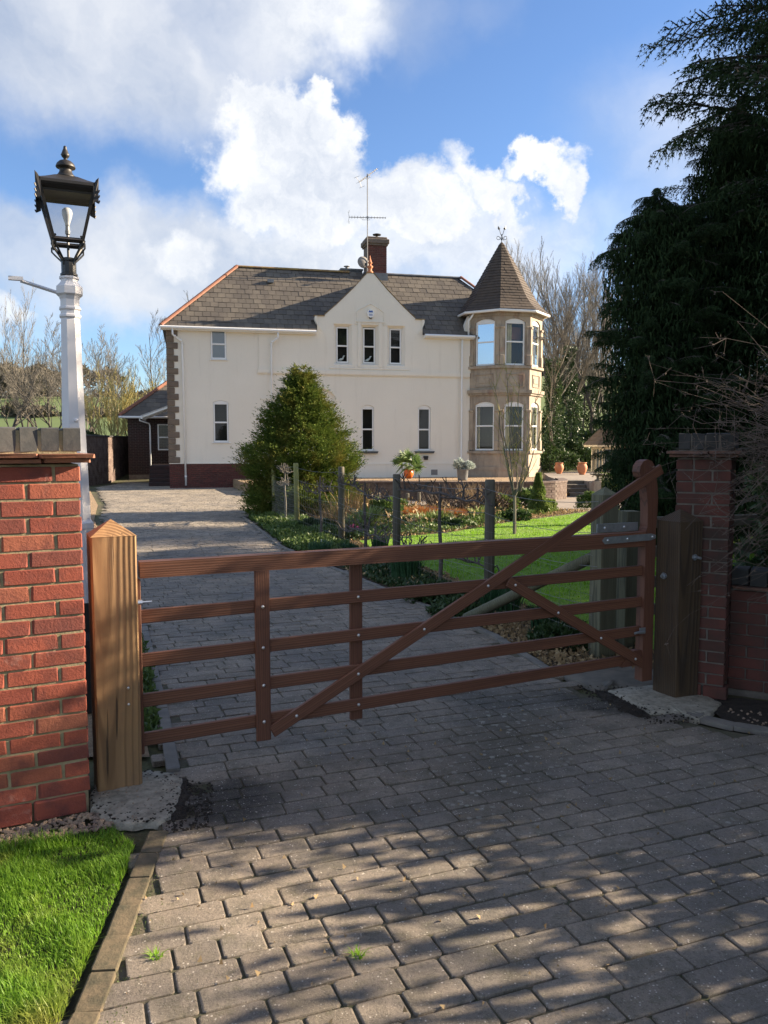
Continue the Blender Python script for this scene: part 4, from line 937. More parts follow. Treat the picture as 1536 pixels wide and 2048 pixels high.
# ---- turret
s8 = 1.32; TU = 12.08; k45 = s8 * math.sin(R(45)); CU, CV = TU + k45 + s8 / 2, -k45 + s8 * (1 + math.sqrt(2)) / 2
corners = [(TU, 0), (TU + k45, -k45), (TU + k45 + s8, -k45), (TU + 2 * k45 + s8, 0), (TU + 2 * k45 + s8, s8)]
def FM(a, b): d = Vector((b[0] - a[0], b[1] - a[1], 0)); return Matrix.Translation((a[0], a[1], 0)) @ Matrix.Rotation(math.atan2(d.y, d.x), 4, 'Z')
tw = MB(); tr_ = MB()
TWH = [(.24, 1.10, 1.42, 3.42, .13, .10, 0), (.24, 1.10, 4.88, 6.76, .13, .10, 0)]
for i in range(4):
    Mx = FM(corners[i], corners[i + 1]); wall_face(tw, 0, s8, .25, 7.0, TWH, 0, Mx)
    for a, b in ((0, .17), (s8 - .17, s8)):
        for z0_, z1_ in ((1.42, 3.0), (4.88, 6.35)):
            tr_.box(a, b, -.035, .0, z0_ + .42, z1_, Mx); tr_.bbox(a - .01, b + .01, -.065, 0, z0_ + .005, z0_ + .42, .015, Mx); tr_.bbox(a - .01, b + .01, -.07, 0, z1_, z1_ + .09, .012, Mx)
    for z0_, z1_, e in ((1.30, 1.40, .09), (4.76, 4.865, .09), (3.76, 3.90, .13), (3.68, 3.76, .07), (.62, .76, .05), (.25, .62, .035), (6.86, 7.0, .06)):
        tr_.prism([(-e * .41, -e), (s8 + e * .41, -e), (s8, 0), (0, 0)], z0_, z1_, 'z', Mx)
    for e0, (a, b, c, d) in ((.03, (.26, 1.06, 4.02, 4.05)), (.03, (.26, 1.06, 4.50, 4.53)), (.03, (.26, .29, 4.05, 4.50)), (.03, (1.03, 1.06, 4.05, 4.50)), (.02, (.42, .90, 4.17, 4.38))): tr_.bbox(a, b, -e0, 0, c, d, .008, Mx)
tw.build('turret_wall', M['stone'], house); tr_.build('turret_mouldings', M['stone'], house)
for i, pn in enumerate((('glassb', 'glassb'), ('glasst', 'glasst'), ('glasst', 'glasst'))):
    Mx = FM(corners[i], corners[i + 1])
    lowp = ('glasst', 'glasst') if i == 0 else pn
    window(house, .24, 1.10, 1.42, 3.42, .13, .05, 2.43, lowp, Mx, .055, ((.0, .12),) if i == 0 else (((.06, .38),) if i == 1 else ((.1, .9),)))
    window(house, .24, 1.10, 4.88, 6.76, .13, .05, 5.83, pn, Mx, .055, None if i == 0 else (((.06, .45),) if i == 1 else ((.1, .9),)))
rm = MB().lathe([(1.05, .3), (1.05, 6.95)], 8, (CU, CV), R(22.5)).build('turret_room', M['room'], house)  # near-black core painted as the unlit turret interior
Mx = FM(corners[1], corners[2]); MB().box(.3, 1.05, .32, .34, 5.95, 6.3, Mx).box(.45, 1.05, .34, .36, 6.25, 6.45, Mx).build('brown_blind', M['brown'], house)
# turret roof with courses of shingles
prof = [(2.02, 7.10), (1.80, 7.27), (1.62, 7.46), (1.44, 7.70)] + [(1.44 * (1 - t), 7.70 + 2.50 * t) for t in (.25, .5, .75, .97)]
Rc = math.cos(R(22.5))
MB().lathe(prof, 8, (CU, CV), R(22.5)).build('turret_roof', M['shingle'], house)
def prof_at(z):
    for (r0, z0_), (r1, z1_) in zip(prof, prof[1:]):
        if z0_ <= z <= z1_: return r0 + (r1 - r0) * (z - z0_) / (z1_ - z0_)
    return prof[-1][0]
mb = MB(); rr = random.Random(4); z = 7.10; row = 0
while z < 9.98:
    dz = .125; z1_ = min(z + dz * 1.1, 10.1); ra, rb = (prof_at(z) + .03) * Rc, (prof_at(z1_) + .004) * Rc
    for f_ in range(8):
        a = R(45 * f_); n = Vector((math.cos(a), math.sin(a), 0)); t = Vector((-n.y, n.x, 0)); ha, hb = ra * math.tan(R(22.5)), rb * math.tan(R(22.5))
        x = -ha - (row % 2) * .085
        while x < ha:
            x0, x1 = max(x, -ha), min(x + .166, ha); x += .17
            if x1 - x0 < .02: continue
            j = rr.uniform(0, .010); y0, y1 = max(-hb, min(hb, x0)), max(-hb, min(hb, x1)); c = Vector((CU, CV, 0))
            P = [c + n * (ra + j) + t * x0 + Vector((0, 0, z)), c + n * (ra + j) + t * x1 + Vector((0, 0, z)), c + n * (rb + j) + t * y1 + Vector((0, 0, z1_)), c + n * (rb + j) + t * y0 + Vector((0, 0, z1_))]
            mb.add(P + [P[0] - n * .02, P[1] - n * .02], [(0, 1, 2, 3), (4, 5, 1, 0)])
    z += dz; row += 1
tag(mb.build('shingles', M['shingle'], house), kind='stuff')
g = MB(); Rg = 2.0
P8 = [(CU + Rg * math.cos(R(22.5 + 45 * k)), CV + Rg * math.sin(R(22.5 + 45 * k)), 7.03) for k in (3, 4, 5, 6, 7, 8)]
g.tube(P8, .058, 8); g.build('turret_gutter', M['white'], house); MB().lathe([(1.90, 6.98), (1.90, 7.08)], 8, (CU, CV), R(22.5)).build('soffit', M['stone'], house)
a0 = Vector(corners[0]); MB().tube([(TU + .05, -.30, 7.0), (TU - .03, -.22, 6.85), (TU - .12, -.14, 6.7), (TU - .12, -.14, 6.1)], .037, 8).build('downpipe', M['white'], house, smooth=True)
MB().prism([(TU - .28, 6.1), (TU + .1, 6.1), (TU + .1, 6.95), (TU - .05, 6.95), (TU - .2, 6.6)], .02, .3, 'y').build('turret_kneeler', M['render'], house)
# weathervane-like iron finial with two arrows
fin = MB(); fz = 10.12
fin.tube([(0, 0, fz), (0, 0, fz + .34)], .018, 6)
for s in (-1, 1):
    fin.tube([(0, 0, fz + .26), (s * .05, 0, fz + .36), (s * .09, 0, fz + .50), (s * .13, 0, fz + .60)], .013, 5); fin.tube([(s * .10, 0, fz + .54), (s * .135, 0, fz + .60), (s * .155, 0, fz + .68)], [.045, .04, .004], 4)
    C = [(s * (.02), 0, fz + .10)] + [(s * (.14 + .10 * math.cos(R(200 - a)) * (1 - a / 700)), 0, fz + .20 + .10 * math.sin(R(200 - a)) * (1 - a / 700) * -1) for a in range(0, 430, 30)]
    fin.tube(C, .012, 5)
fin.build('iron_finial', M['iron'], house, (CU, CV, 0), (0, 0, R(-HA)))
# ---- aerials (on the chimney)
def hpos(px, py, v):   # a point of the photo at depth v behind the front, in world
    r = ray(px, py); n = Vector((-math.sin(R(HA)), math.cos(R(HA)), 0)); o = Vector((-8.2, 31.0, 0)) + n * v
    t = (o - Vector((0, 0, 1.65))).dot(n) / r.dot(n); return Vector((0, 0, 1.65)) + r * t
mp = hpos(735, 545, 2.3); top = hpos(733, 352, 2.3)
am = thing('aerial_mast', 'tall television aerial mast with two yagi aerials above the chimney', 'aerial', (mp.x, mp.y, 8.6))
MB().tube([(0, 0, 0), (0, 0, top.z - 8.6 + .1)], .022, 6).build('mast', M['alu'], am)
def yagi(z, L, ang, tilt, els, off):
    mb = MB(); d = Vector((math.cos(R(ang)) * math.cos(R(tilt)), math.sin(R(ang)) * math.cos(R(tilt)), math.sin(R(tilt)))); s = d.cross(Vector((0, 0, 1))).normalized(); upv = s.cross(d)
    c = Vector((0, 0, z)); a, b = c - d * L * off, c + d * L * (1 - off); mb.tube([a, b], .014, 5)
    for k in range(els):
        p = a.lerp(b, k / (els - 1)); w = .22 - .1 * k / els; mb.tube([p - s * w, p + s * w], .007, 4)
        mb.tube([p - upv * .035, p + upv * .035], .012, 4)
    for w in (-.14, .14): mb.tube([a + upv * w * .2, a + upv * w * 1.6 - d * .04], .008, 4); mb.tube([a + upv * w * 1.6 - s * .2, a + upv * w * 1.6 + s * .2], .007, 4)
    mb.tube([a.lerp(b, .33), a.lerp(b, .36) - upv * .10, a.lerp(b, .56) - upv * .10, a.lerp(b, .58)], .009, 4); mb.box(-.03, .03, -.03, .03, z - .05, z + .05)
    mb.build('yagi_aerial', M['alu'], am)
zt_ = top.z - 8.6; zl = hpos(735, 435, 2.3).z - 8.6
yagi(zl, 1.55, 4, 0, 14, .50); yagi(zt_, 1.15, 38, 38, 10, .45)
dp = hpos(727, 524, 2.3); dish = thing('satellite_dish', 'small grey satellite dish beside the chimney behind the gable peak', 'satellite dish', dp)
MB().lathe([(.02, .05), (.12, .035), (.22, 0), (.26, -.03), (.26, -.04), (.2, -.01), (.02, .03)], 16).build('reflector', M['greyvent'], dish, (0, 0, 0), (R(80), 0, R(25)), True)
MB().tube([(0, -.0, 0), (.1, .05, -.1), (.12, .1, -.5)], .02, 6).tube([(0, 0, -.2), (.1, -.22, -.16)], .01, 4).box(.06, .14, -.28, -.2, -.2, -.1).build('bracket', M['blackpl'], dish)
# ---- low rear wing with canopy and steps on the left
an = thing('rear_wing', 'low brick wing with hipped slate roof behind the left end of the house', 'building', HW(-1.95, 6.6, 0), R(HA))
MB().box(0, 6, 0, 5, 0, 2.95).build('wall', M['oldmortar'], an); joined_bricks(an, 0, 3.0, .3, 2.9, 0, M['shadedbrick'], seed=12)
MB().add([(-.3, -.3, 2.93), (6, -.3, 2.93), (2.5, 2.5, 5.2), (6, 2.5, 5.2), (-.3, 5.3, 2.93), (6, 5.3, 2.93)], [(0, 1, 3, 2), (0, 2, 4), (4, 2, 3, 5)]).build('roof', M['slate'], an)
mb = MB()
for r in range(11):
    s = r / 11; v0 = -.3 + 2.8 * s; z0_ = 2.95 + 2.27 * s; x = -.3 + 2.8 * s - (r % 2) * .15
    while x < 3.2: a = max(x, -.3 + 2.8 * s + .1); mb.box(0, max(.02, x + .3 - a), 0, .36, 0, .014, Matrix.Translation((a, v0, z0_ + .02)) @ Matrix.Rotation(R(37.5), 4, 'X')); x += .31
tag(mb.build('slates', M['slate'], an), kind='stuff')
hp0, hp1 = Vector((-.32, -.32, 2.97)), Vector((2.5, 2.5, 5.24)); mb = MB()
for k in range(12): mb.tube([hp0.lerp(hp1, k / 12), hp0.lerp(hp1, (k + .96) / 12)], [.09, .10], 6)
mb.build('hip_tiles', M['terracotta'], an)
MB().tube([(-.35, -.38, 2.90), (3, -.38, 2.90)], .055, 8).build('gutter', M['white'], an)
MB().tube([(.55, -.36, 2.88), (.55, -.34, 2.75), (.95, -.1, 2.62), (.98, -.08, 2.5), (.98, -.08, .4)], .035, 8).build('downpipe', M['white'], an)
window(an, 1.3, 1.95, 1.4, 2.6, 0, -.05, 2.0); MB().box(1.5 + .6, 1.6 + 1.2, -.06, -.01, .4, 2.4).build('door', M['gatez'], an)
cn = thing('side_canopy', 'white framed lean to canopy over the side door steps', 'canopy', HW(0, 3.4, 0), R(HA)); mb = MB()
for k in range(5): y = k * .6; mb.add([(-.02, y, 3.30), (-1.15, y, 2.86), (-1.15, y, 2.78), (-.02, y, 3.22), (-.02, y + .07, 3.30), (-1.15, y + .07, 2.86), (-1.15, y + .07, 2.78), (-.02, y + .07, 3.22)], [(0, 1, 2, 3), (4, 5, 6, 7), (0, 1, 5, 4), (3, 2, 6, 7), (1, 2, 6, 5)])
mb.box(-1.2, -1.12, -.05, 2.6, 2.74, 2.86).build('frame', M['white'], cn)
MB().add([(-.02, -.02, 3.315), (-1.2, -.02, 2.865), (-1.2, 2.6, 2.865), (-.02, 2.6, 3.315), (-.02, -.02, 3.33), (-1.2, -.02, 2.88), (-1.2, 2.6, 2.88), (-.02, 2.6, 3.33)], [(0, 1, 2, 3), (4, 5, 6, 7), (0, 1, 5, 4)]).build('roof_sheet', M['paint'], cn)
stp = thing('side_steps', 'dark brick steps up to the side door under the canopy', 'steps', HW(-1.2, 1.6, 0), R(HA))
for k in range(5): MB().bbox(.35, 1.18, k * .3, 4.3, k * .16 - .01, k * .16 + .15, .01).build('step', M['shadedbrick'], stp)
# ---- old garden wall on the left of the passage
wa, wb = Vector((-12.0, 32.6, 0)), Vector((-12.35, 40.5, 0)); d = wb - wa
gwl = thing('garden_wall', 'old shaded brick garden wall along the left of the passage', 'wall', wa, math.atan2(d.y, d.x))
MB().box(0, 8, .0, .3, -.2, 2.0).bbox(-.35, .2, .15, .8, -.2, 2.1, .02).build('core', M['oldmortar'], gwl)
joined_bricks(gwl, 0.2, 8, .0, 2.0, 0, m_simple('whitened_brick', (.20, .15, .13), (.075, .045, .04), 3.5, .95, .3), seed=15)
MB().bbox(-.4, 8, -.06, .36, 2.0, 2.07, .01).build('coping', M['bluebrick'], gwl)
wf = thing('garden_wall', 'stony ivy flecked wall end facing the drive at its far left', 'wall', (-17, 32.3, 0), R(0))
MB().box(0, 5.0, 0, .3, -.2, 2.05).build('core', M['oldmortar'], wf); joined_bricks(wf, 0, 5.0, 0, 2.05, 0, m_simple('flecked_brick', (.30, .26, .22), (.06, .045, .04), 8, .95, .3, .01, .5, .6), seed=16); MB().bbox(-.1, 5.05, -.06, .36, 2.05, 2.12, .01).build('coping', M['bluebrick'], wf)
# ================================================================ GARDEN STRUCTURE
LAWN = [(2.15, 6.5), (1.2, 9.0), (.25, 11.8), (-.30, 13.2), (-.42, 13.9), (.1, 14.4), (1.2, 15.2), (2.2, 16.6), (2.9, 17.6), (3.6, 18.3), (5.5, 20.5), (9, 21.5), (14, 21), (14, 6), (2.4, 6.2)]
sheet('garden_path', [(-4.2, 18.8), (5, 18.2), (9.5, 21.0), (16, 20.5), (16, 30), (6.8, 30), (5.2, 26), (-4.6, 26), (-4.4, 22)], -.010, M['pathm'])
BED = [(-3.15, 18.8), (-1.58, 13.2), (.3, 8.7), (1.05, 6.9), (1.32, 5.7), (2.3, 5.9), (2.1, 6.5), (1.15, 9.0), (.2, 11.8), (-.35, 13.2), (-.44, 13.9), (.1, 14.45), (1.2, 15.25), (2.2, 16.65), (2.9, 17.65), (3.6, 18.4), (5.2, 20.3), (3.8, 20.6), (-1, 21.8), (-3.2, 21.6)]
sheet('flower_bed', BED, -.006, M['bedsoil'])
sheet('lawn', LAWN, -.001, M['lawn'])
sheet('gravel_strip', [(-1.25, 4.2), (-2.3, 7), (-4.45, 12.9), (-6.4, 17.8), (-7.9, 22.3), (-10.6, 29.2), (-12.2, 31.8), (-14, 32), (-10, 22), (-8, 14), (-6, 8), (-4, 4.2)], -.008, M['gravel'])
NEARLAWN = [(-3.2, -.3), (-1.0, -.3), (-.93, 2.2), (-.97, 2.7), (-1.0, 3.0), (-1.03, 3.25), (-1.15, 3.36), (-1.5, 3.26), (-2.2, 2.9), (-3.2, 2.4)]
sheet('front_lawn', NEARLAWN, -.008, M['soil'])
sheet('soil_border', [(2.2, 5.2), (2.35, 5.2), (4.5, 4.0), (4.2, 3.4), (3.0, 4.1), (2.35, 4.45), (2.05, 4.70), (2.05, 5.0)], -.004, M['soil'])
# terrace with its curved retaining wall, steps, pillar
t = thing('terrace', 'raised gravel terrace with curved dark brick retaining wall in front of the house', 'terrace', (0, 0, 0))
front = [(-2.2, 24.75), (-.8, 24.55), (1.5, 24.25), (3.6, 24.05), (4.6, 24.15), (5.2, 24.5), (5.65, 25.1), (5.85, 25.9), (5.95, 27.0)]
def loft_wall(parent, P, z0, z1, mat, bmat):
    mb = MB(); n = len(P); nn = []
    for i in range(n):
        a = Vector(P[max(i - 1, 0)]); b = Vector(P[min(i + 1, n - 1)]); d = (b - a).normalized(); nn.append(Vector((-d.y, d.x)))
    v = [(p[0], p[1], z) for z in (z0, z1) for p in P] + [(p[0] + q.x * .25, p[1] + q.y * .25, z1) for p, q in zip(P, nn)]
    mb.add(v, [(i, i + 1, n + i + 1, n + i) for i in range(n - 1)] + [(n + i, n + i + 1, 2 * n + i + 1, 2 * n + i) for i in range(n - 1)]); mb.build('retaining_wall', mat, parent)
    mb = MB(); rr = random.Random(3)
    acc = []
    for a, b in zip(P, P[1:]):
        a, b = Vector(a), Vector(b); k = max(1, int((b - a).length / .05)); acc += [a.lerp(b, i / k) for i in range(k)]
    r = 0; z = z0 + .1
    while z < z1 - .05:
        i = (r % 2) * 2
        while i + 4 < len(acc):
            a, b = acc[i], acc[i + 4]; d = (b - a).normalized(); nrm = Vector((d.y, -d.x)); b = a + d * ((b - a).length - .012); o = rr.uniform(.006, .014)
            P3 = [(a.x, a.y, z), (b.x, b.y, z), (b.x, b.y, z + .064), (a.x, a.y, z + .064)]; Q = [(p[0] + nrm.x * o, p[1] + nrm.y * o, p[2]) for p in P3]
            mb.add(P3 + Q, [(4, 5, 6, 7), (0, 1, 5, 4), (1, 2, 6, 5), (2, 3, 7, 6), (3, 0, 4, 7)]); i += 4
        z += .075; r += 1
    tag(mb.build('bricks', bmat, parent), kind='stuff')
    cp = MB(); 
    for i in range(0, len(acc) - 4, 4):
        a, b = acc[i], acc[i + 4]; d = (b - a).normalized(); q = Vector((-d.y, d.x)); e = .97
        b = a + (b - a) * e; A = a - q * .03; B = b - q * .03; C_ = b + q * .26; D_ = a + q * .26
        cp.add([(p.x, p.y, zz) for zz in (z1 - .05, z1 + .01) for p in (A, B, C_, D_)], [(4, 5, 6, 7), (0, 1, 5, 4), (1, 2, 6, 5), (3, 0, 4, 7)])
    tag(cp.build('coping_bricks', bmat, parent), kind='stuff')
M['wallbrick'] = m_simple('weathered_wall_brick', (.10, .065, .05), (.17, .13, .11), 7, .92, .4)
loft_wall(t, front, -.1, .55, M['oldmortar'], M['wallbrick'])
ft = [(p[0], p[1]) for p in front]
c1 = HW(2.6, 0); c2 = HW(12.4, 0); c3 = HW(15.3, .2)
MB().prism([(p[0] + .02, p[1] + .05) for p in ft] + [(6.0, 31.0), (c3.x, c3.y), (c2.x, c2.y - .1), (c1.x, c1.y + .2), (-6, 31.9), (-4.4, 27)], -.1, .33).build('gravel_top', M['gravel'], t)
MB().prism([(6.72, 26.6), (6.72, 27.6), (5.97, 27.62), (6.2, 30.5), (6.8, 34.6), (9, 36.5), (13, 36), (13, 27.5)], -.1, .46).build('patio_top', M['pathm'], t)
for k in range(4): MB().bbox(6.0, 6.7, 26.15 + k * .34, 27.7, -.05, .115 * (k + 1), .012).build('step', M['slab'], t)
MB().bbox(6.74, 6.98, 26.0, 26.24, -.05, .50, .01).bbox(6.74, 6.98, 26.26, 27.8, -.05, .44, .01).build('step_pillar', M['stone'], t)
bb = thing('bird_bath', 'small stone bird bath standing on the pillar beside the terrace steps', 'bird bath', (6.9, 26.12, .50))
MB().lathe([(.11, 0), (.11, .03), (.05, .05), (.045, .13), (.08, .16), (.26, .20), (.27, .23), (.22, .22), (.02, .19)], 14).build('bowl_and_stem', M['slab'], bb, smooth=True)
def jar(loc, label, s=1.0):
    t = thing('terracotta_jar', label, 'garden jar', loc, 0, 'terracotta jars on the patio')
    MB().lathe([(.09, 0), (.10, .02), (.155, .12), (.19, .24), (.185, .32), (.15, .39), (.13, .41), (.165, .43), (.17, .455), (.14, .46), (.12, .43), (.1, .3)], 18).build('jar_body', M['pot'], t, smooth=True)
    mb = MB(); rr = random.Random(3)
    for k in range(7): mb.tube([(0, 0, .35), (rr.uniform(-.06, .06), rr.uniform(-.06, .06), .5 + rr.uniform(0, .06))], .006, 4)
    mb.build('bare_stems', M['twig'], t); t.scale = (s,) * 3; return t
p = D(1118, 944, 33.5); jar((p.x, p.y, .46), 'rounder terracotta jar nearer the stone turret on the patio', 1.0)
p = D(1164, 946, 32.5); jar((p.x, p.y, .46), 'terracotta jar behind the bird bath next to the summerhouse', 1.08)
# summerhouse
sh = thing('summerhouse', 'cream octagonal summerhouse with dark shingled roof partly behind the conifer', 'summerhouse', (10.8, 36.6, -.15), R(12))
mb = MB()
for k in range(8):
    a = R(22.5 + 45 * k); mb.tube([(1.35 * math.cos(a), 1.35 * math.sin(a), 0), (1.35 * math.cos(a), 1.35 * math.sin(a), 1.72)], .07, 4)
    a2 = a + R(45); A_, B_ = Vector((1.35 * math.cos(a), 1.35 * math.sin(a), 0)), Vector((1.35 * math.cos(a2), 1.35 * math.sin(a2), 0))
    mb.tube([A_ + Vector((0, 0, 1.66)), B_ + Vector((0, 0, 1.66))], .06, 4); mb.tube([A_ + Vector((0, 0, .5)), B_ + Vector((0, 0, .5))], .04, 4)
    for f_ in (.35, .65): q = A_.lerp(B_, f_); mb.tube([q, q + Vector((0, 0, 1.66))], .03, 4)
mb.build('frame', M['cream'], sh)
MB().lathe([(1.28, 0), (1.28, .52), (1.27, .54)], 8, rot=R(22.5)).build('lower_panels', M['cream'], sh)
MB().lathe([(1.25, .54), (1.25, 1.62)], 8, rot=R(22.5)).build('panes', M['glassf'], sh)
MB().lathe([(1.72, 1.70), (1.76, 1.74), (1.76, 1.80), (1.5, 1.84)], 8, rot=R(22.5)).build('fascia', M['cream'], sh)
mb = MB()
for k in range(9): r0, r1 = 1.78 - k * .19, 1.78 - (k + 1) * .19 + .03; mb.lathe([(max(r0, .03), 1.80 + k * .19), (max(r0, .03), 1.83 + k * .19), (max(r1, .02), 1.80 + (k + 1) * .19)], 8, rot=R(22.5))
mb.build('roof', M['shingle'], sh)
# ================================================================ VEGETATION TOOLS
def rot_to(d, up=(0, 0, 1)):
    return Vector(d).to_track_quat('Y', 'Z').to_matrix().to_4x4()
def rand_tris(pos, length, width, dirs, rng):
    """thin leaf triangles at pos (n,3) pointing along dirs (n,3)"""
    n = len(pos); dirs = dirs / (np.linalg.norm(dirs, axis=1, keepdims=True) + 1e-9)
    s = np.cross(dirs, rng.normal(size=(n, 3))); s /= (np.linalg.norm(s, axis=1, keepdims=True) + 1e-9)
    L = np.asarray(length).reshape(-1, 1); w = np.asarray(width).reshape(-1, 1)
    return np.stack([pos - s * w, pos + s * w, pos + dirs * L], axis=1)
def blades(n, h, w, spread, rng, lean=.5, seg=2):
    a = rng.uniform(0, 2 * np.pi, n); r = spread * np.sqrt(rng.uniform(0, 1, n)); base = np.column_stack([r * np.cos(a), r * np.sin(a), np.zeros(n)])
    a2 = a + rng.normal(0, .8, n); ln = rng.uniform(.1, 1, n) * lean; H = h * rng.uniform(.6, 1.1, n); out = np.column_stack([np.cos(a2), np.sin(a2), np.zeros(n)]); side = np.column_stack([-np.sin(a2), np.cos(a2), np.zeros(n)])
    W_ = w * rng.uniform(.7, 1.3, n); T = []
    pts = []
    for k in range(seg + 1):
        t = k / seg; pts.append(base + out * (ln * t * t * H)[:, None] + np.array([0, 0, 1]) * (H * (t - .25 * ln * t * t))[:, None])
    for k in range(seg):
        w0 = W_ * (1 - k / seg * .6); w1 = W_ * (1 - (k + 1) / seg * .6)
        if k == seg - 1: T.append(np.stack([pts[k] - side * w0[:, None], pts[k] + side * w0[:, None], pts[k + 1]], 1))
        else:
            a_, b_, c_, d_ = pts[k] - side * w0[:, None], pts[k] + side * w0[:, None], pts[k + 1] + side * w1[:, None], pts[k + 1] - side * w1[:, None]
            T += [np.stack([a_, b_, c_], 1), np.stack([a_, c_, d_], 1)]
    return np.stack(T, 1).reshape(-1, 3, 3)
def leafball(n, rx, rz, size, rng, shell=.35, lump=.2, aspect=.38, up=.3):
    d = rng.normal(size=(n, 3)); d /= np.linalg.norm(d, axis=1, keepdims=True); d[:, 2] = np.where(d[:, 2] < -.3, -d[:, 2], d[:, 2])
    ph = rng.uniform(0, 6, 6); lm = 1 + lump * (np.sin(d[:, 0] * 4 + ph[0]) * np.sin(d[:, 1] * 5 + ph[1]) + .6 * np.sin(d[:, 2] * 7 + d[:, 0] * 6 + ph[2]))
    r = (1 - shell * rng.uniform(0, 1, n) ** 1.5) * lm; p = d * r[:, None] * np.array([rx, rx, rz]) + np.array([0, 0, rz * .35])
    p[:, 2] = np.maximum(p[:, 2], .01); dr = d + rng.normal(0, .7, (n, 3)) + np.array([0, 0, up]); s = size * rng.uniform(.6, 1.3, n)
    t1 = rand_tris(p, s, s * aspect, dr, rng); return t1
def stalks(n, h, spread, rng, r=.004):
    mb = []
    base = np.column_stack([rng.normal(0, spread * .4, n), rng.normal(0, spread * .4, n), np.zeros(n)]); tip = base * 1.8 + np.column_stack([rng.normal(0, spread * .5, n), rng.normal(0, spread * .5, n), h * rng.uniform(.5, 1.1, n)])
    return prism_soup(base, tip, np.full(n, r), np.full(n, r * .5), 3)
def prism_soup(a, b, ra, rb, n=3):
    a = np.asarray(a, float); b = np.asarray(b, float); d = b - a; L = np.linalg.norm(d, axis=1, keepdims=True) + 1e-9; d = d / L
    ref = np.where(np.abs(d[:, 2:3]) > .9, np.array([[1., 0, 0]]), np.array([[0, 0, 1.]])); s = np.cross(d, ref); s /= np.linalg.norm(s, axis=1, keepdims=True) + 1e-9; t = np.cross(d, s)
    ra = np.asarray(ra)[:, None]; rb = np.asarray(rb)[:, None]; T = []
    A = [a + (s * math.cos(2 * math.pi * k / n) + t * math.sin(2 * math.pi * k / n)) * ra for k in range(n)]; B = [b + (s * math.cos(2 * math.pi * k / n) + t * math.sin(2 * math.pi * k / n)) * rb for k in range(n)]
    for k in range(n):
        j = (k + 1) % n; T += [np.stack([A[k], A[j], B[j]], 1), np.stack([A[k], B[j], B[k]], 1)]
    return np.stack(T, 1).reshape(-1, 3, 3)
class Segs:
    def __init__(s): s.a = []; s.b = []; s.ra = []; s.rb = []
    def line(s, pts, rad):
        for i in range(len(pts) - 1): s.a.append(tuple(pts[i])); s.b.append(tuple(pts[i + 1])); s.ra.append(rad[i]); s.rb.append(rad[i + 1])
    def soup(s, n): return prism_soup(s.a, s.b, s.ra, s.rb, n)
def bare_tree(seed, H, spread=.35, upright=.6, kids=(13, 7, 6), r0=.11, multi=1, twig=.006, lo=.25):
    rr = random.Random(seed); big, mid, sm = Segs(), Segs(), Segs()
    def branch(p, d, L, r, lev):
        n = (7, 5, 4, 3)[lev]; pts = [p]; rad = [r]; dd = d.copy()
        for i in range(n):
            dd = (dd + Vector((rr.gauss(0, .13), rr.gauss(0, .13), rr.gauss(0, .08) + (.10 * upright if lev else .05)))).normalized(); pts.append(pts[-1] + dd * L / n); rad.append(max(twig * .5, r * (1 - .8 * (i + 1) / n)))
        (big, mid, sm, sm)[lev].line(pts, rad)
        if lev < 3:
            k = kids[lev]
            for j in range(k):
                t = (lo if lev == 0 else .2) + (1 - (lo if lev == 0 else .2)) * (j + rr.random()) / k; i = min(int(t * n), n - 1); q = pts[i].lerp(pts[i + 1], t * n - i) if t < 1 else pts[-1]
                ax = (pts[i + 1] - pts[i]).normalized(); a = rr.uniform(0, 6.283); o = ax.orthogonal().normalized(); o = (o * math.cos(a) + ax.cross(o) * math.sin(a)); sp_ = spread * rr.uniform(.7, 1.4)
                nd = (ax * (1 - sp_ * .4) + o * sp_ + Vector((0, 0, upright * .35))).normalized(); nl = L * (1 - .55 * t) * rr.uniform(.35, .62) * (1.0 if lev else .95)
                branch(q, nd, nl, max(twig, rad[i] * .55) if lev < 2 else twig, lev + 1)
    for m in range(multi):
        a = 2 * math.pi * m / multi + rr.random(); d = Vector((math.cos(a), math.sin(a), 0)) * (.0 if multi == 1 else rr.uniform(.12, .4)); branch(Vector((rr.uniform(-.05, .05), rr.uniform(-.05, .05), -.1)), (Vector((0, 0, 1)) + d).normalized(), H * rr.uniform(.85, 1.0), r0 * (1 if multi == 1 else .7), 0)
    return big.soup(6), np.concatenate([mid.soup(4), sm.soup(3)])
def tree_from(name, label, cat, loc, tmesh, cmesh, rz=0, s=1.0, group=None, ivy=None):
    t = thing(name, label, cat, loc, rz, group); t.scale = (s, s, s)
    link('trunk', tmesh, None, t); link('branches', cmesh, None, t)
    if ivy is not None: link('ivy', ivy, None, t)
    return t
def mkmesh(name, tris, mat): me = soup_mesh(name, tris); me.materials.append(mat); return me
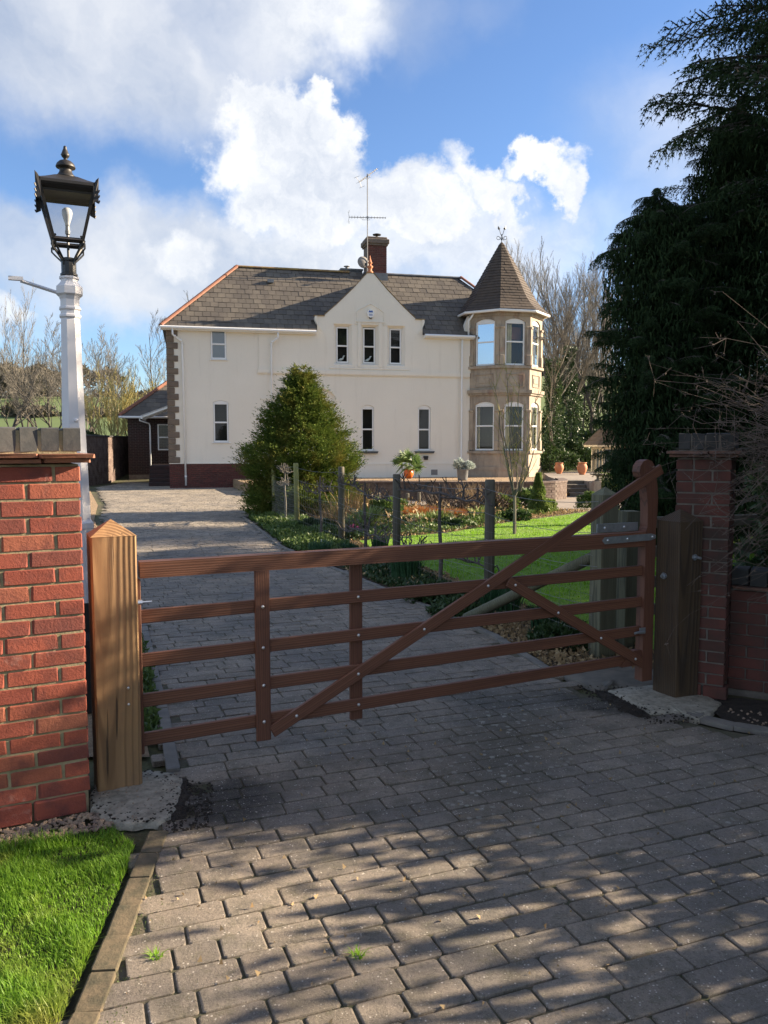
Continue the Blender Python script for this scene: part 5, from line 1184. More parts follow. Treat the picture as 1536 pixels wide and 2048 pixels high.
# ================================================================ BARE TREES
bt = []
for k, (H, sp_, up, kids, r0, multi) in enumerate([(10, .42, .9, (17, 9, 8), .13, 1), (11, .35, 1.0, (18, 9, 8), .12, 1), (10, .40, .9, (12, 8, 7), .10, 2), (8.0, .55, .8, (10, 9, 9), .10, 3), (7.5, .55, .6, (15, 10, 9), .12, 1)]):
    a, b = bare_tree(100 + k, H, sp_, up, kids, r0, multi, .007 if k < 3 else .008); bt.append((mkmesh('trunk', a, M['bark']), mkmesh('branches', b, M['greybark'])))
rng = np.random.default_rng(5)
def ivy_mesh(h, r, n, seed, size=.12):
    g = np.random.default_rng(seed); z = g.uniform(0, h, n); a = g.uniform(0, 2 * np.pi, n); ph = g.uniform(0, 6)
    rad = r * (1 - .5 * z / h) * (.55 + .45 * np.sin(z * 2.1 + ph) ** 2 + .3 * np.sin(a * 3 + z)) * np.sqrt(g.uniform(.2, 1, n)) + .1
    p = np.column_stack([rad * np.cos(a), rad * np.sin(a), z]); d = np.column_stack([np.cos(a), np.sin(a), g.normal(0, .6, n)]) + g.normal(0, .5, (n, 3)); s = size * g.uniform(.6, 1.3, n)
    return mkmesh('ivy', rand_tris(p, s, s * .4, d, g), M['ivy'])
ivs = [ivy_mesh(5.0, .5, 3000, 1), ivy_mesh(4.2, .4, 2000, 2), ivy_mesh(6.5, .7, 4200, 3)]
rt = random.Random(31)
RLAB = ['thick ivy clad bare tree immediately beside the stone turret', 'bare tree with ivy second in from the turret', 'slim bare tree rising above the turret gutter', 'tall bare tree above the first terracotta jar', 'leaning bare tree between the two jars', 'bare tree behind the bird bath',
        'ivy dark bare tree over the summerhouse roof', 'bare tree whose top meets the small conifer tip', 'pale bare tree far behind the jars', 'bare tree against the dark conifer edge', 'forked bare tree beyond the summerhouse', 'thin far bare tree near the turret roof', 'bare tree half hidden by the dark conifer', 'bare tree nearest the green field gap', 'bare tree filling the gap beside the turret wall', 'bare tree standing behind both jars', 'distant bare tree over the first jar', 'bare tree close behind the summerhouse ridge']
for i, (px, Y, s, vi, iv) in enumerate([(1104, 40, .9, 0, 2), (1118, 43, 1.0, 1, 0), (1106, 46, 1.1, 2, 1), (1132, 41, 1.0, 1, 2), (1150, 45, 1.0, 0, 0), (1166, 48, 1.1, 2, None), (1182, 43, .95, 1, 0), (1200, 46, 1.05, 0, None), (1125, 54, 1.15, 1, None), (1215, 42, .95, 2, 1), (1190, 55, 1.15, 0, None), (1140, 55, 1.2, 1, None), (1240, 47, 1.0, 1, None), (1172, 60, 1.2, 2, None), (1112, 48, 1.05, 0, None), (1158, 50, 1.0, 1, None), (1134, 57, 1.0, 2, None), (1205, 50, 1.1, 2, None)]):
    X = (px - 768) / 1620 * Y; tree_from('bare_tree', RLAB[i], 'tree', (X, Y, gh(X, Y)), *bt[vi], rt.uniform(0, 6.28), s * .93, 'bare trees beyond the patio', ivs[iv] if iv is not None else None)
LLAB = ['bare tree at the far left edge above the pier coping', 'multi stemmed bare tree just left of the lamp post', 'wide bare tree partly behind the lamp post', 'bare tree to the right of the lamp post', 'fan shaped bare tree against the left roof corner', 'small bare tree behind the pier corner', 'bare tree over the wooded hump at the far left', 'bare tree close behind the left side of the lamp post', 'bare tree right beside the lamp post foot on the right', 'bare tree standing behind the yellow willow shrubs', 'fan crowned bare tree at the left frame edge', 'bare tree between willow shrubs and house corner']
for i, (px, Y, s, vi, iv) in enumerate([(20, 44, .92, 4, None), (105, 46, .95, 3, None), (60, 52, 1.05, 2, None), (200, 50, .95, 4, None), (318, 50, 1.05, 3, 1), (140, 42, .85, 3, None), (-30, 48, .95, 4, 0), (85, 48, 1.0, 3, None), (172, 46, .9, 3, None), (235, 54, 1.0, 4, None), (0, 52, 1.05, 3, None), (290, 56, 1.05, 4, None)]):
    X = (px - 768) / 1620 * Y; tree_from('bare_tree', LLAB[i], 'tree', (X, Y, gh(X, Y)), *bt[vi], rt.uniform(0, 6.28), s * .92, 'bare trees left of the house', ivs[iv] if iv is not None else None)
for i, (X, Y, s) in enumerate([(12, 5.5, .46), (16, 7.0, .60), (14.5, 7.6, .60)]):
    tree_from('bare_tree', 'bare roadside tree to the right of the entrance, ' + ('nearest the hedge', 'second from the hedge', 'farthest away', 'leaning to the road', 'smallest of them')[i], 'tree', (X, Y, 0), *bt[i % 3], i * 1.3, s, 'bare roadside trees right of the entrance')
for i, (px, Y, s) in enumerate([(390, 75, 1.15), (450, 80, 1.1)]):
    X = (px - 768) / 1620 * Y; tree_from('bare_tree', ('bare treetop showing faintly over the left hip of the roof', 'bare treetop barely showing over the roof near its left ridge end')[i], 'tree', (X, Y, gh(X, Y)), *bt[1 + i], i, s, 'bare trees behind the roof')
a, b = bare_tree(300, 4.6, .35, 1.0, (7, 6, 5), .05, 11, .009, .2); wm = (mkmesh('trunk', a, M['willow']), mkmesh('branches', b, M['willow']))
for i, (px, Y, s) in enumerate([(232, 41, 1.0), (275, 42, .95)]):
    X = (px - 768) / 1620 * Y; tree_from('willow_shrub', ('yellow stemmed willow shrub above the old garden wall', 'yellow green willow shrub touching the rear wing roof')[i], 'shrub', (X, Y, gh(X, Y)), *wm, i * 2.0, s, 'yellow willow shrubs by the rear wing')
# dark evergreen undergrowth, hedgerows and woods
def mass(name, pts, n_each, size, mat, seed, rx=(1.0, 2.0), rz=(.8, 1.6)):
    g = np.random.default_rng(seed); out = []
    for (x, y, z, s) in pts:
        t_ = leafball(n_each, s * g.uniform(*rx), s * g.uniform(*rz), size * s ** .5, g); out.append(t_ + np.array([x, y, z]))
    return tag(link(name, mkmesh(name, np.concatenate(out), mat)), kind='stuff')
pts = [((px - 768) / 1620 * Y, Y, gh((px - 768) / 1620 * Y, Y), s) for px, Y, s in [(-20, 38, .9), (25, 40, .9), (65, 39, .8), (100, 41, 1.0), (135, 40, .8), (-60, 42, 1.2), (160, 41, .9), (190, 44, .8), (265, 40.5, .75), (290, 42, .8)]]
mass('undergrowth', pts, 2600, .16, M['ivy'], 3)
pts = [((px - 768) / 1620 * Y, Y, gh((px - 768) / 1620 * Y, Y), s) for px, Y, s in [(1095, 40, .75), (1115, 42, .8), (1140, 41, .75), (1160, 43, .8), (1185, 42, .75), (1210, 44, .8), (1235, 43, 1.1), (1260, 44, 1.2), (1300, 44, 1.4), (1340, 44, 1.4), (1080, 44, 1.2)]]
mass('undergrowth', pts, 2600, .16, M['ivy'], 4)
g = np.random.default_rng(9); pts = []
for i in range(130):
    x = g.uniform(-120, 130); y = 215 + g.uniform(-8, 12) + 6 * math.sin(x * .05); pts.append((x, y, gh(x, y) - .5, g.uniform(1.3, 3.0)))
for i in range(70): x = g.uniform(-110, 120); y = 128 + .05 * x + g.uniform(-2, 2); pts.append((x, y, gh(x, y) - .3, g.uniform(.8, 1.5)))
for i in range(45): x = -84 + g.normal(0, 9); y = 178 + g.normal(0, 6); pts.append((x, y, gh(x, y) + g.uniform(0, 3.5), g.uniform(2, 3.4)))
M['far'] = m_leaf('far_wood', (.07, .07, .04), (.12, .10, .065), .1, .9); mass('far_wood', pts, 520, .48, M['far'], 10, (.9, 1.6), (.7, 1.1))
# ================================================================ CONIFERS
def golden(seed=2, H=3.48):
    g = np.random.default_rng(seed); T = []
    def Rz(z): t = z / H; return np.interp(t, [0, .1, .28, .42, .52, .62, .72, .84, .93, 1.0], [1.12, 1.26, 1.14, 1.24, 1.02, .78, .62, .37, .20, .01])
    K = 1500; z = H * (1 - (1 - g.uniform(0.0, 1, K)) ** .62); a = g.uniform(0, 2 * np.pi, K)
    tier = .12 * np.sin(z * 5.6 + np.sin(a * 2 + 1) * 1.5) + .09 * np.sin(a * 5 + z * 4) + .05 * np.sin(a * 9 - z * 7); R0 = Rz(z); r = R0 * (1 + tier) * g.uniform(.74, 1.02, K) * .96; c = np.column_stack([r * np.cos(a), r * np.sin(a), z])
    for i in range(K):
        n = 66; q = .085 + .065 * min(1, R0[i]); out = np.array([math.cos(a[i]), math.sin(a[i]), .42]); out /= np.linalg.norm(out); side = np.array([-out[1], out[0], 0]); up = np.cross(out, side)
        l = np.abs(g.normal(0, 1.0, (n, 1))) * q; w = g.normal(0, .62, (n, 1)) * q * np.maximum(.25, 1 - l / (q * 2.6)); h_ = g.normal(0, .3, (n, 1)) * q
        p = c[i] + out * l + side * w + up * h_; d = out + g.normal(0, .38, (n, 3)) + side * np.sign(w) * .35 + np.array([0, 0, .12]); s_ = g.uniform(.035, .08, n); T.append(rand_tris(p, s_, s_ * .17, d, g))
    n = 26000; z = H * (1 - (1 - g.uniform(0, .99, n)) ** .7); a = g.uniform(0, 2 * np.pi, n); r = Rz(z) * g.uniform(.35, .86, n); p = np.column_stack([r * np.cos(a), r * np.sin(a), z]); s_ = g.uniform(.05, .10, n); T.append(rand_tris(p, s_, s_ * .3, g.normal(size=(n, 3)), g))
    T = np.concatenate(T); T[:, :, 2] = np.maximum(T[:, :, 2], .0); return T
gc = thing('golden_conifer', 'bushy golden green conifer with layered sprays in front of the house', 'conifer', (-1.97, 19.35, 0))
link('crown', mkmesh('crown', golden(), M['conifer']), None, gc); MB().tube([(0, 0, -.1), (.03, 0, 1.5), (0, .02, 3.0)], [.1, .07, .02], 8).build('trunk', M['bark'], gc)
def bough(seed, N=44, SS=1.0, BS=1.0, K=5):
    """a drooping spray-laden bough along +x, unit length"""
    g = random.Random(seed); A, B, W_ = [], [], []; up = g.uniform(.06, .2)
    def P(t): return Vector((t, 0, up * math.sin(t * 2.2) - .16 * t * t))
    ax = Segs(); ax.line([P(k / 8) for k in range(9)], [.012 * (1 - .85 * k / 8) for k in range(9)])
    st = Segs()
    for i in range(N):
        t = .12 + .88 * (i + g.random()) / N; p = P(min(t, 1)); sd_ = 1 if i % 2 else -1; L = SS ** .3 * (.19 * (1 - t) ** .7 + .06) * g.uniform(.6, 1.3)
        d = Vector((.75, sd_ * .8, .05)).normalized(); pp = [p]; 
        for k in range(3): d = (d + Vector((0, 0, -.28))).normalized(); pp.append(pp[-1] + d * L / 3)
        st.line([pp[0], pp[2]], [.0035, .0022])
        for k in range(K):
            f = (k + g.random()) / K * 3; j = min(int(f), 2); q = pp[j].lerp(pp[j + 1], f - j); dd = Vector((g.gauss(.25, .3), sd_ * g.gauss(.2, .3), -1)).normalized(); SL_ = SS * g.uniform(.07, .20) * (1.15 - .5 * t); r_ = q
            for m in range(3):
                e = r_ + dd * SL_ / 3; w = .0042 * SS * (1 - m * .22); side = dd.orthogonal().normalized() * w; side.rotate(Matrix.Rotation(g.uniform(0, 6.28), 3, dd)); A.append((r_ - side, r_ + side, e + dd * SL_ * .12))
                for b in (-1, 1):
                    v = (dd * .8 + side.normalized() * b * .75 + Vector((0, 0, -.2))).normalized() * SL_ * .34; A.append((r_, r_ + dd * .012 * BS, r_ + v * (.7 if BS < 1 else 1)))
                r_ = e; dd = (dd + Vector((g.gauss(0, .12), g.gauss(0, .12), -.25))).normalized()
    return np.array([[tuple(v) for v in tr] for tr in A], np.float32), np.concatenate([ax.soup(4), st.soup(3)])
BO_S = [bough(k) for k in range(4)]; BO_L = [bough(10 + k, 54, .66, .6, 5) for k in range(4)]; BO = BO_S
def dark_conifer(seed, H, prof, n, z0=.4, droop=10):
    """prof: list of (t, radius)"""
    g = random.Random(seed); mats = [[] for _ in BO]
    for i in range(n):
        t = (i + g.random()) / n; z = z0 + (H - z0) * t; r = np.interp(t, [p[0] for p in prof], [p[1] for p in prof]) * g.uniform(.6, 1.24); a = i * 2.399 + g.uniform(-.4, .4)
        Mx = Matrix.Translation((0, 0, z)) @ Matrix.Rotation(a, 4, 'Z') @ Matrix.Rotation(R(-g.uniform(-2, 42) + droop * (1 - t) * .5), 4, 'Y') @ Matrix.Rotation(R(g.uniform(-35, 35)), 4, 'X') @ Matrix.Diagonal((r, r * g.uniform(.8, 1.1), r * g.uniform(.85, 1.2) if r > 1.3 else 1.3 * g.uniform(.8, 1.1), 1))
        mats[g.randrange(len(BO))].append(np.array(Mx))
    return np.concatenate([scatter(b[0], m) for b, m in zip(BO, mats) if m]), np.concatenate([scatter(b[1], m) for b, m in zip(BO, mats) if m])
def add_conifer(label, loc, H, prof, n, seed, trunk_r, z0=.3, fill=0.7, extra=()):
    t = thing('dark_conifer', label, 'conifer', loc); a, b = dark_conifer(seed, H, prof, n, z0)
    g = np.random.default_rng(seed); N = int(48000 * fill); tt = g.uniform(0, .97, N); an = g.uniform(0, 2 * np.pi, N); rr_ = np.interp(tt, [p[0] for p in prof], [p[1] for p in prof]) * g.uniform(.1, .8, N)
    p = np.column_stack([rr_ * np.cos(an), rr_ * np.sin(an), z0 + (H - z0) * tt]); s = g.uniform(.06, .17, N); inner = rand_tris(p, s, np.full(N, .013), g.normal(size=(N, 3)) * np.array([.35, .35, .3]) + np.array([0, 0, -.9]), g)
    L = [a, inner]
    for (ang, z, Ln, tilt, k) in extra:
        Mx = Matrix.Translation((0, 0, z)) @ Matrix.Rotation(R(ang), 4, 'Z') @ Matrix.Rotation(R(-tilt), 4, 'Y') @ Matrix.Diagonal((Ln, Ln * .7, Ln * .9, 1)); L.append(scatter(BO[k][0], [np.array(Mx)])); b = np.concatenate([b, scatter(BO[k][1], [np.array(Mx)])])
    link('crown', mkmesh('crown', np.concatenate(L), M['darkcon']), None, t); link('boughs', mkmesh('boughs', b, M['bark']), None, t)
    MB().tube([(0, 0, -.1), (.05, 0, H * .4), (0, 0, H * .97)], [trunk_r, trunk_r * .65, .03], 10).build('trunk', M['bark'], t); return t
BO = BO_L
add_conifer('huge dark conifer filling the upper right corner of the view', (7.9, 12.0, 0), 15.5, [(0, 3.0), (.12, 3.7), (.3, 3.9), (.5, 3.8), (.7, 3.3), (.9, 1.5), (1, .2)], 305, 41, .28, .3, 2.4,
            extra=[(176, 4.9, 4.3, 26, 0), (182, 7.4, 4.0, 20, 1), (186, 5.4, 3.7, 12, 2), (172, 8.9, 3.6, 18, 3), (190, 9.6, 3.5, 14, 0), (178, 8.2, 3.7, 8, 1), (196, 10.4, 3.3, 16, 2), (168, 10.0, 3.3, 10, 3), (184, 6.6, 3.8, 4, 2), (200, 8.8, 3.5, 6, 1)])
BO = BO_S
add_conifer('slimmer dark conifer with a drooping tip in front of the bare trees', (4.25, 12.8, 0), 5.45, [(0, .8), (.15, .95), (.5, 1.02), (.8, 1.06), (.92, .75), (1, .1)], 170, 42, .1, .12, .7)
add_conifer('middle dark conifer joining the slim one to the huge one', (5.6, 13.3, 0), 7.0, [(0, 1.3), (.2, 1.5), (.6, 1.3), (.85, .9), (1, .15)], 150, 44, .14, .15, 1.0)
for k_, (px_, py_, sc_, rz_c) in enumerate([(7.2, -1.2, .62, 1.0), (10.5, .8, .7, 2.5), (9.6, 9.0, .55, 4.0)]):  # unseen conifer copies added to block skylight and shade the lamp post
    o_ = copy_tree([o for o in bpy.data.objects if o.name == 'dark_conifer'][0]); o_.location = (px_, py_, 0); o_.scale = (sc_,) * 3; o_.rotation_euler = (0, 0, rz_c)
    o_['label'] = ('unseen dark conifer added by the road to block skylight on the right pier', 'unseen dark conifer added farthest to the right to block more skylight', 'unseen dark conifer added behind the laurel hedge to shade the lamp post')[k_]
add_conifer('tall dark conifer standing behind the huge one', (9.9, 18.2, 0), 9.2, [(0, 1.6), (.3, 2.5), (.7, 1.8), (1, .2)], 50, 43, .16, 4.3, .7)
# clipped hedge on the patio, laurel hedge and bare shrub over the roadside wall
g = np.random.default_rng(17)
n = 9000; p = np.column_stack([g.uniform(0, 1.5, n), g.uniform(0, .7, n), g.uniform(0, .72, n)]); k = g.integers(0, 3, n); p[k == 0, 2] = .70 + g.normal(0, .02, (k == 0).sum()); p[k == 1, 1] = g.normal(0, .02, (k == 1).sum()); s = g.uniform(.03, .06, n)
hd = link('clipped_hedge', mkmesh('clipped_hedge', rand_tris(p, s, s * .4, g.normal(size=(n, 3)) + np.array([0, -.3, .5]), g), M['yellowg']), None, None, (7.02, 26.2, -.02)); tag(hd, 'low clipped hedge with sunlit top beside the terrace steps', 'hedge')
def hedge_cloud(path, n, size, seed, dens=1.0):
    g = np.random.default_rng(seed); out = []
    for (x, y, zc, rx, rz) in path:
        q = leafball(int(n * rx), rx, rz, size, g, .8, .3, .42); out.append(q + np.array([x, y, zc]))
    return np.concatenate(out)
hp = thing('laurel_hedge', 'tall evergreen hedge growing behind the roadside wall', 'hedge', (0, 0, 0))
link('foliage', mkmesh('foliage', hedge_cloud([(3.75, 5.2, .3, .8, 1.45), (4.3, 5.9, .3, 1.0, 1.9), (5.0, 6.7, .3, 1.1, 2.2), (5.7, 7.6, .3, 1.2, 2.6), (6.3, 8.6, .3, 1.2, 2.8), (4.6, 4.9, .3, 1.0, 1.2), (4.6, 4.2, .2, .5, .9), (5.3, 5.6, .3, 1.2, 1.8), (4.9, 3.55, .1, .35, .7), (3.05, 5.85, .1, .42, 1.0), (3.5, 6.3, .2, .5, 1.3)], 8500, .075, 23), M['ivy']), None, hp)
vg = thing('verge_shrub', 'loose evergreen shrub on the verge to the right of the paving', 'shrub', (0, 0, 0))
link('foliage', mkmesh('foliage', hedge_cloud([(3.7, 3.55, .05, .55, 1.15), (3.6, 2.75, .0, .6, .95), (4.4, 3.0, .1, .6, 1.15), (3.9, 2.0, 0, .6, .75), (4.9, 2.3, .1, .6, 1.05), (4.2, 1.2, 0, .6, .6)], 1150, .10, 29), M['shrubg']), None, vg)
st = MB(); 
for (x, y) in ((3.75, 5.2), (4.3, 5.9), (5, 6.7), (5.7, 7.6), (6.3, 8.6), (4.6, 4.9), (4.6, 4.2), (4.9, 3.6)): st.tube([(x, y, -.05), (x + .05, y, 1.0)], .04, 6)
st.build('stems', M['bark'], hp)
def tangle(seed, base, n, tips, L=1.6, r=.0045):
    rr = random.Random(seed); S = Segs(); buds = []
    for i in range(n):
        b = Vector(base) + Vector((rr.uniform(-.35, .45), rr.uniform(-.35, .35), rr.uniform(-.3, .5))); tp = Vector(rr.choice(tips)) + Vector((rr.gauss(0, .22), rr.gauss(0, .22), rr.gauss(0, .16)))
        mid = (b + tp) / 2 + Vector((rr.gauss(0, .1), rr.gauss(0, .1), rr.uniform(.05, .35))); pts = []
        for k in range(11): t_ = k / 10; pts.append(b.lerp(mid, t_).lerp(mid.lerp(tp, t_), t_) + Vector((rr.gauss(0, .008), rr.gauss(0, .008), rr.gauss(0, .008))))
        rr0 = r * rr.uniform(.4, 1.0); S.line(pts, [rr0 * (1 - .07 * k) for k in range(11)])
        for k in range(rr.randint(3, 8)):
            q = pts[rr.randint(3, 10)]; d = Vector((rr.gauss(0, 1), rr.gauss(0, 1), rr.gauss(.3, .8))).normalized(); l = rr.uniform(.05, .28); m = q + d * l * .5 + Vector((0, 0, rr.uniform(-.03, .03))); S.line([q, m, m + (d + Vector((rr.gauss(0, .4), rr.gauss(0, .4), rr.gauss(0, .4)))).normalized() * l * .5], [rr0 * .5, rr0 * .4, rr0 * .25]); buds.append(tuple(m))
    return S.soup(4), buds
tips = [(2.25, 4.95, 1.9), (2.15, 4.9, 1.55), (2.45, 4.9, 2.2), (2.7, 4.8, 2.35), (2.3, 4.9, 1.35), (2.3, 4.7, 1.0), (2.75, 4.6, 1.9), (2.9, 4.7, 2.2), (2.5, 4.6, 1.6), (1.95, 4.95, 1.85), (2.9, 4.3, 1.5), (2.6, 4.5, 1.3)]
tips += [(2.3, 4.9, .95), (2.45, 4.85, 1.15), (2.6, 4.8, 1.75), (2.5, 4.9, 1.9), (2.85, 4.7, 1.7), (2.7, 4.75, 1.45)]
ts, buds = tangle(6, (3.1, 5.0, 1.25), 420, tips)
bs = thing('bare_shrub', 'tangled leafless shrub arching over the shaded brick pier', 'shrub', (0, 0, 0))
link('twigs', mkmesh('twigs', ts, M['twig']), None, bs)
g = np.random.default_rng(2); bd = np.array(buds); bd = np.repeat(bd, 3, 0) + g.normal(0, .006, (len(bd) * 3, 3)); link('withered_leaves', mkmesh('withered_leaves', rand_tris(bd, np.full(len(bd), .016), np.full(len(bd), .004), g.normal(size=(len(bd), 3)), g), M['twig']), None, bs)
MB().tube([(3.3, 4.95, -.05), (3.0, 4.93, .5), (2.75, 4.88, .95), (2.5, 4.98, 1.3)], [.035, .03, .025, .015], 7).tube([(3.3, 4.9, -.05), (3.1, 4.95, .7), (3.15, 5.0, 1.4)], [.03, .025, .015], 7).tube([(3.3, 4.9, -.05), (2.9, 4.8, .4), (2.66, 4.82, .80)], [.025, .02, .012], 7).build('stems', M['greybark'], bs)
# ================================================================ FENCE AND FRUIT TREES
fx = lambda y: 3.78 - .341 * y
fe = thing('wire_fence', 'post and wire fence with netting running along the drive to the golden conifer', 'fence', (0, 0, 0))
FP = [(18.4, 1.29, 'fencepost'), (16.2, 1.29, 'fencepost'), (13.1, 1.30, 'oldpost'), (10.6, 1.27, 'oldpost'), (8.0, 1.31, 'oldpost')]
for y, h, m in FP:
    q = MB().lathe([(.052, -.1), (.05, h - .01), (.044, h)], 10).build('post', M[m], fe, (fx(y), y, 0), (random.uniform(-.015, .015), random.uniform(-.015, .015), 0), True)
    q['label'] = 'round post with green algae' if m == 'fencepost' else 'round weathered grey post'
for z in (1.22, .98, .72, .42):
    mb = MB(); P = [(fx(y) - .05, y, z) for y in (18.6, 18.4, 16.2, 13.1, 10.6, 8.0, 6.15)]; Q = []
    for a, b in zip(P, P[1:]):
        for k in range(6): t_ = k / 6; Q.append(Vector(a).lerp(Vector(b), t_) - Vector((0, 0, .05 * 4 * t_ * (1 - t_))))
    mb.tube(Q + [P[-1]], .0022, 4); mb.build('wire', M['wire'], fe)
S = Segs()
def net(ya, yb, z0, z1, r, dx, dz):
    n = int((ya - yb) / dx)
    for k in range(n + 1): y = ya + (yb - ya) * k / n; S.line([(fx(y) - .055, y, z0), (fx(y) - .055, y, z1)], [r, r])
    m = int((z1 - z0) / dz)
    for k in range(m + 1): z = z0 + (z1 - z0) * k / m; S.line([(fx(ya) - .055, ya, z), (fx(yb) - .055, yb, z)], [r, r])
net(18.4, 16.2, .02, .86, .0026, .075, .10); net(16.2, 13.1, .02, .8, .0016, .15, .14); net(13.1, 10.6, .02, .8, .0013, .15, .14); net(10.6, 8.0, .02, .8, .0012, .15, .14); net(8.0, 6.2, .02, .8, .001, .15, .14)
tag(link('netting', mkmesh('netting', S.soup(3), M['wire']), None, fe), kind='stuff')
# big square post, second post and short rail fence at the hinge side
def sqpost(label, x, y, w, h, cap, ang, mat='oldpost'):
    t = thing('square_post', label, 'post', (x, y, 0), R(ang)); b = .006
    MB().prism([(-w / 2 + b, -w / 2), (w / 2 - b, -w / 2), (w / 2, -w / 2 + b), (w / 2, w / 2 - b), (w / 2 - b, w / 2), (-w / 2 + b, w / 2), (-w / 2, w / 2 - b), (-w / 2, -w / 2 + b)], -.1, h).build('shaft', M[mat], t)
    if cap: MB().add([(-w / 2, -w / 2, h), (w / 2, -w / 2, h), (w / 2, w / 2, h), (-w / 2, w / 2, h), (0, 0, h + cap)], [(0, 1, 4), (1, 2, 4), (2, 3, 4), (3, 0, 4)]).build('pointed_cap', M[mat], t)
    return t
M['greenpost'] = m_wood('mossy_post', (.13, .125, .075), (.19, .18, .11), (.06, .06, .04), 'z', 1.2, .9)
sqpost('thick mossy square post with pointed top behind the gate', 1.70, 6.22, .15, 1.27, .06, 20, 'greenpost')
sqpost('shorter flat topped grey post next to the mossy pointed post', 1.98, 6.52, .13, 1.12, 0, 20, 'greenpost')
rf_ = thing('rail_fence', 'short weathered post and rail fence seen between the gate bars', 'fence', (2.02, 6.55, 0), R(14))
for z in (1.02, .78, .53, .30): MB().bbox(0, 2.2, -.02, .02, z - .045, z + .045, .005).build('rail', M['oldrail'], rf_)
MB().bbox(1.9, 2.0, .02, .12, -.05, 1.15, .005).build('post', M['oldpost'], rf_)
lb = thing('strut_log', 'round log strut leaning against the mossy square post', 'fence strut', (0, 0, 0)); a = Vector((1.66, 6.32, .78)); b = Vector((.75, 7.35, .06)); MB().tube([b, a], .045, 8).build('log', M['greenpost'], lb, smooth=True)
MB().bbox(0, .34, 0, .006, -.028, .028, .001).build('strap', M['galv'], gt, (2.86, .05, 1.115)); 
for x in (.06, .22): link('bolt', bm, None, gt, (2.86 + x, .048, 1.115), (R(90), 0, 0))
def espalier(label, x, y, h, tiers, mat, seed, L=1.3, dirv_=(-.323, .946)):
    rr = random.Random(seed); t = thing('espalier_tree', label, 'fruit tree', (x, y, 0)); S1, S2 = Segs(), Segs(); d = Vector((*dirv_, 0))
    pts = [Vector((0, 0, -.05)), Vector((.01, 0, h * .3)), Vector((-.01, .01, h * .65)), Vector((0, 0, h))]; S1.line(pts, [.027, .024, .02, .014])
    for z in tiers:
        for s in (-1, 1):
            p = Vector((0, 0, z - .05)); q = [p]; dd = d * s
            for k in range(7): p = p + (dd + Vector((rr.gauss(0, .1), rr.gauss(0, .1), rr.gauss(.0, .16)))) * L / 7; q.append(p)
            S2.line(q, [.017 - .0016 * k for k in range(8)])
            for k in range(15):
                f = rr.uniform(.5, 7); j = min(int(f), 6); o = q[j].lerp(q[j + 1], f - j); u_ = Vector((rr.gauss(0, .5), rr.gauss(0, .5), abs(rr.gauss(.7, .5)))).normalized(); l = rr.uniform(.05, .17); m = o + u_ * l; S2.line([o, m], [.009, .007]); 
                for b_ in range(2): S2.line([m, m + (u_ + Vector((rr.gauss(0, .8), rr.gauss(0, .8), .2))).normalized() * l * .6], [.007, .005])
    link('trunk', mkmesh('trunk', S1.soup(7), mat), None, t); link('trained_branches', mkmesh('trained_branches', S2.soup(5), mat), None, t); return t
espalier('dark knobbly espalier fruit tree trained along the fence wires', fx(9.2), 9.2, 1.2, (.50, 1.16), M['esp'], 3, 1.35)
espalier('second espalier fruit tree half hidden behind the gate top rail', fx(11.9), 11.9, 1.1, (.45, 1.0), M['esp'], 5, 1.3)
espalier('dark espalier by the third fence post with low side branches', fx(14.4), 14.4, 1.1, (.9,), M['esp'], 7, 1.0)
espalier('pale young fruit tree between the two green fence posts', fx(17.3), 17.35, 1.15, (.85, 1.1), M['greybark'], 9, .4)
# young vase shaped tree on the lawn edge
yt = thing('young_tree', 'slender leafless young tree with upswept branches on the lawn', 'tree', (2.43, 15.0, 0)); rr = random.Random(4); S1, S2 = Segs(), Segs()
S1.line([Vector((0, 0, -.05)), Vector((.0, 0, .45)), Vector((-.01, .0, .85))], [.038, .03, .028])
for k, (dx, h) in enumerate([(-.42, 2.75), (-.22, 3.0), (.12, 2.85), (.32, 2.5), (-.3, 2.3), (.22, 2.0), (-.05, 2.6), (.40, 1.9)]):
    dy = rr.uniform(-.35, .35); pts = [Vector((0, 0, .62 + .03 * k))]
    for j in range(1, 9): t_ = j / 8; pts.append(Vector((dx * t_ ** .75 + rr.gauss(0, .012), dy * t_ ** .75, .65 + (h - .65) * t_)))
    S1.line(pts, [.018 * (1 - .1 * j) for j in range(9)])
    for j in range(16):
        f = rr.uniform(1.5, 8); i = min(int(f), 7); o = pts[i].lerp(pts[i + 1], f - i); d = Vector((rr.gauss(0, .5), rr.gauss(0, .5), 1)).normalized(); l = rr.uniform(.12, .5); S2.line([o, o + d * l * .5, o + d * l * .5 + (d + Vector((rr.gauss(0, .2), 0, .2))).normalized() * l * .5], [.006, .005, .003])
link('trunk', mkmesh('trunk', S1.soup(6), M['greybark']), None, yt); link('twigs', mkmesh('twigs', S2.soup(3), M['willow']), None, yt)
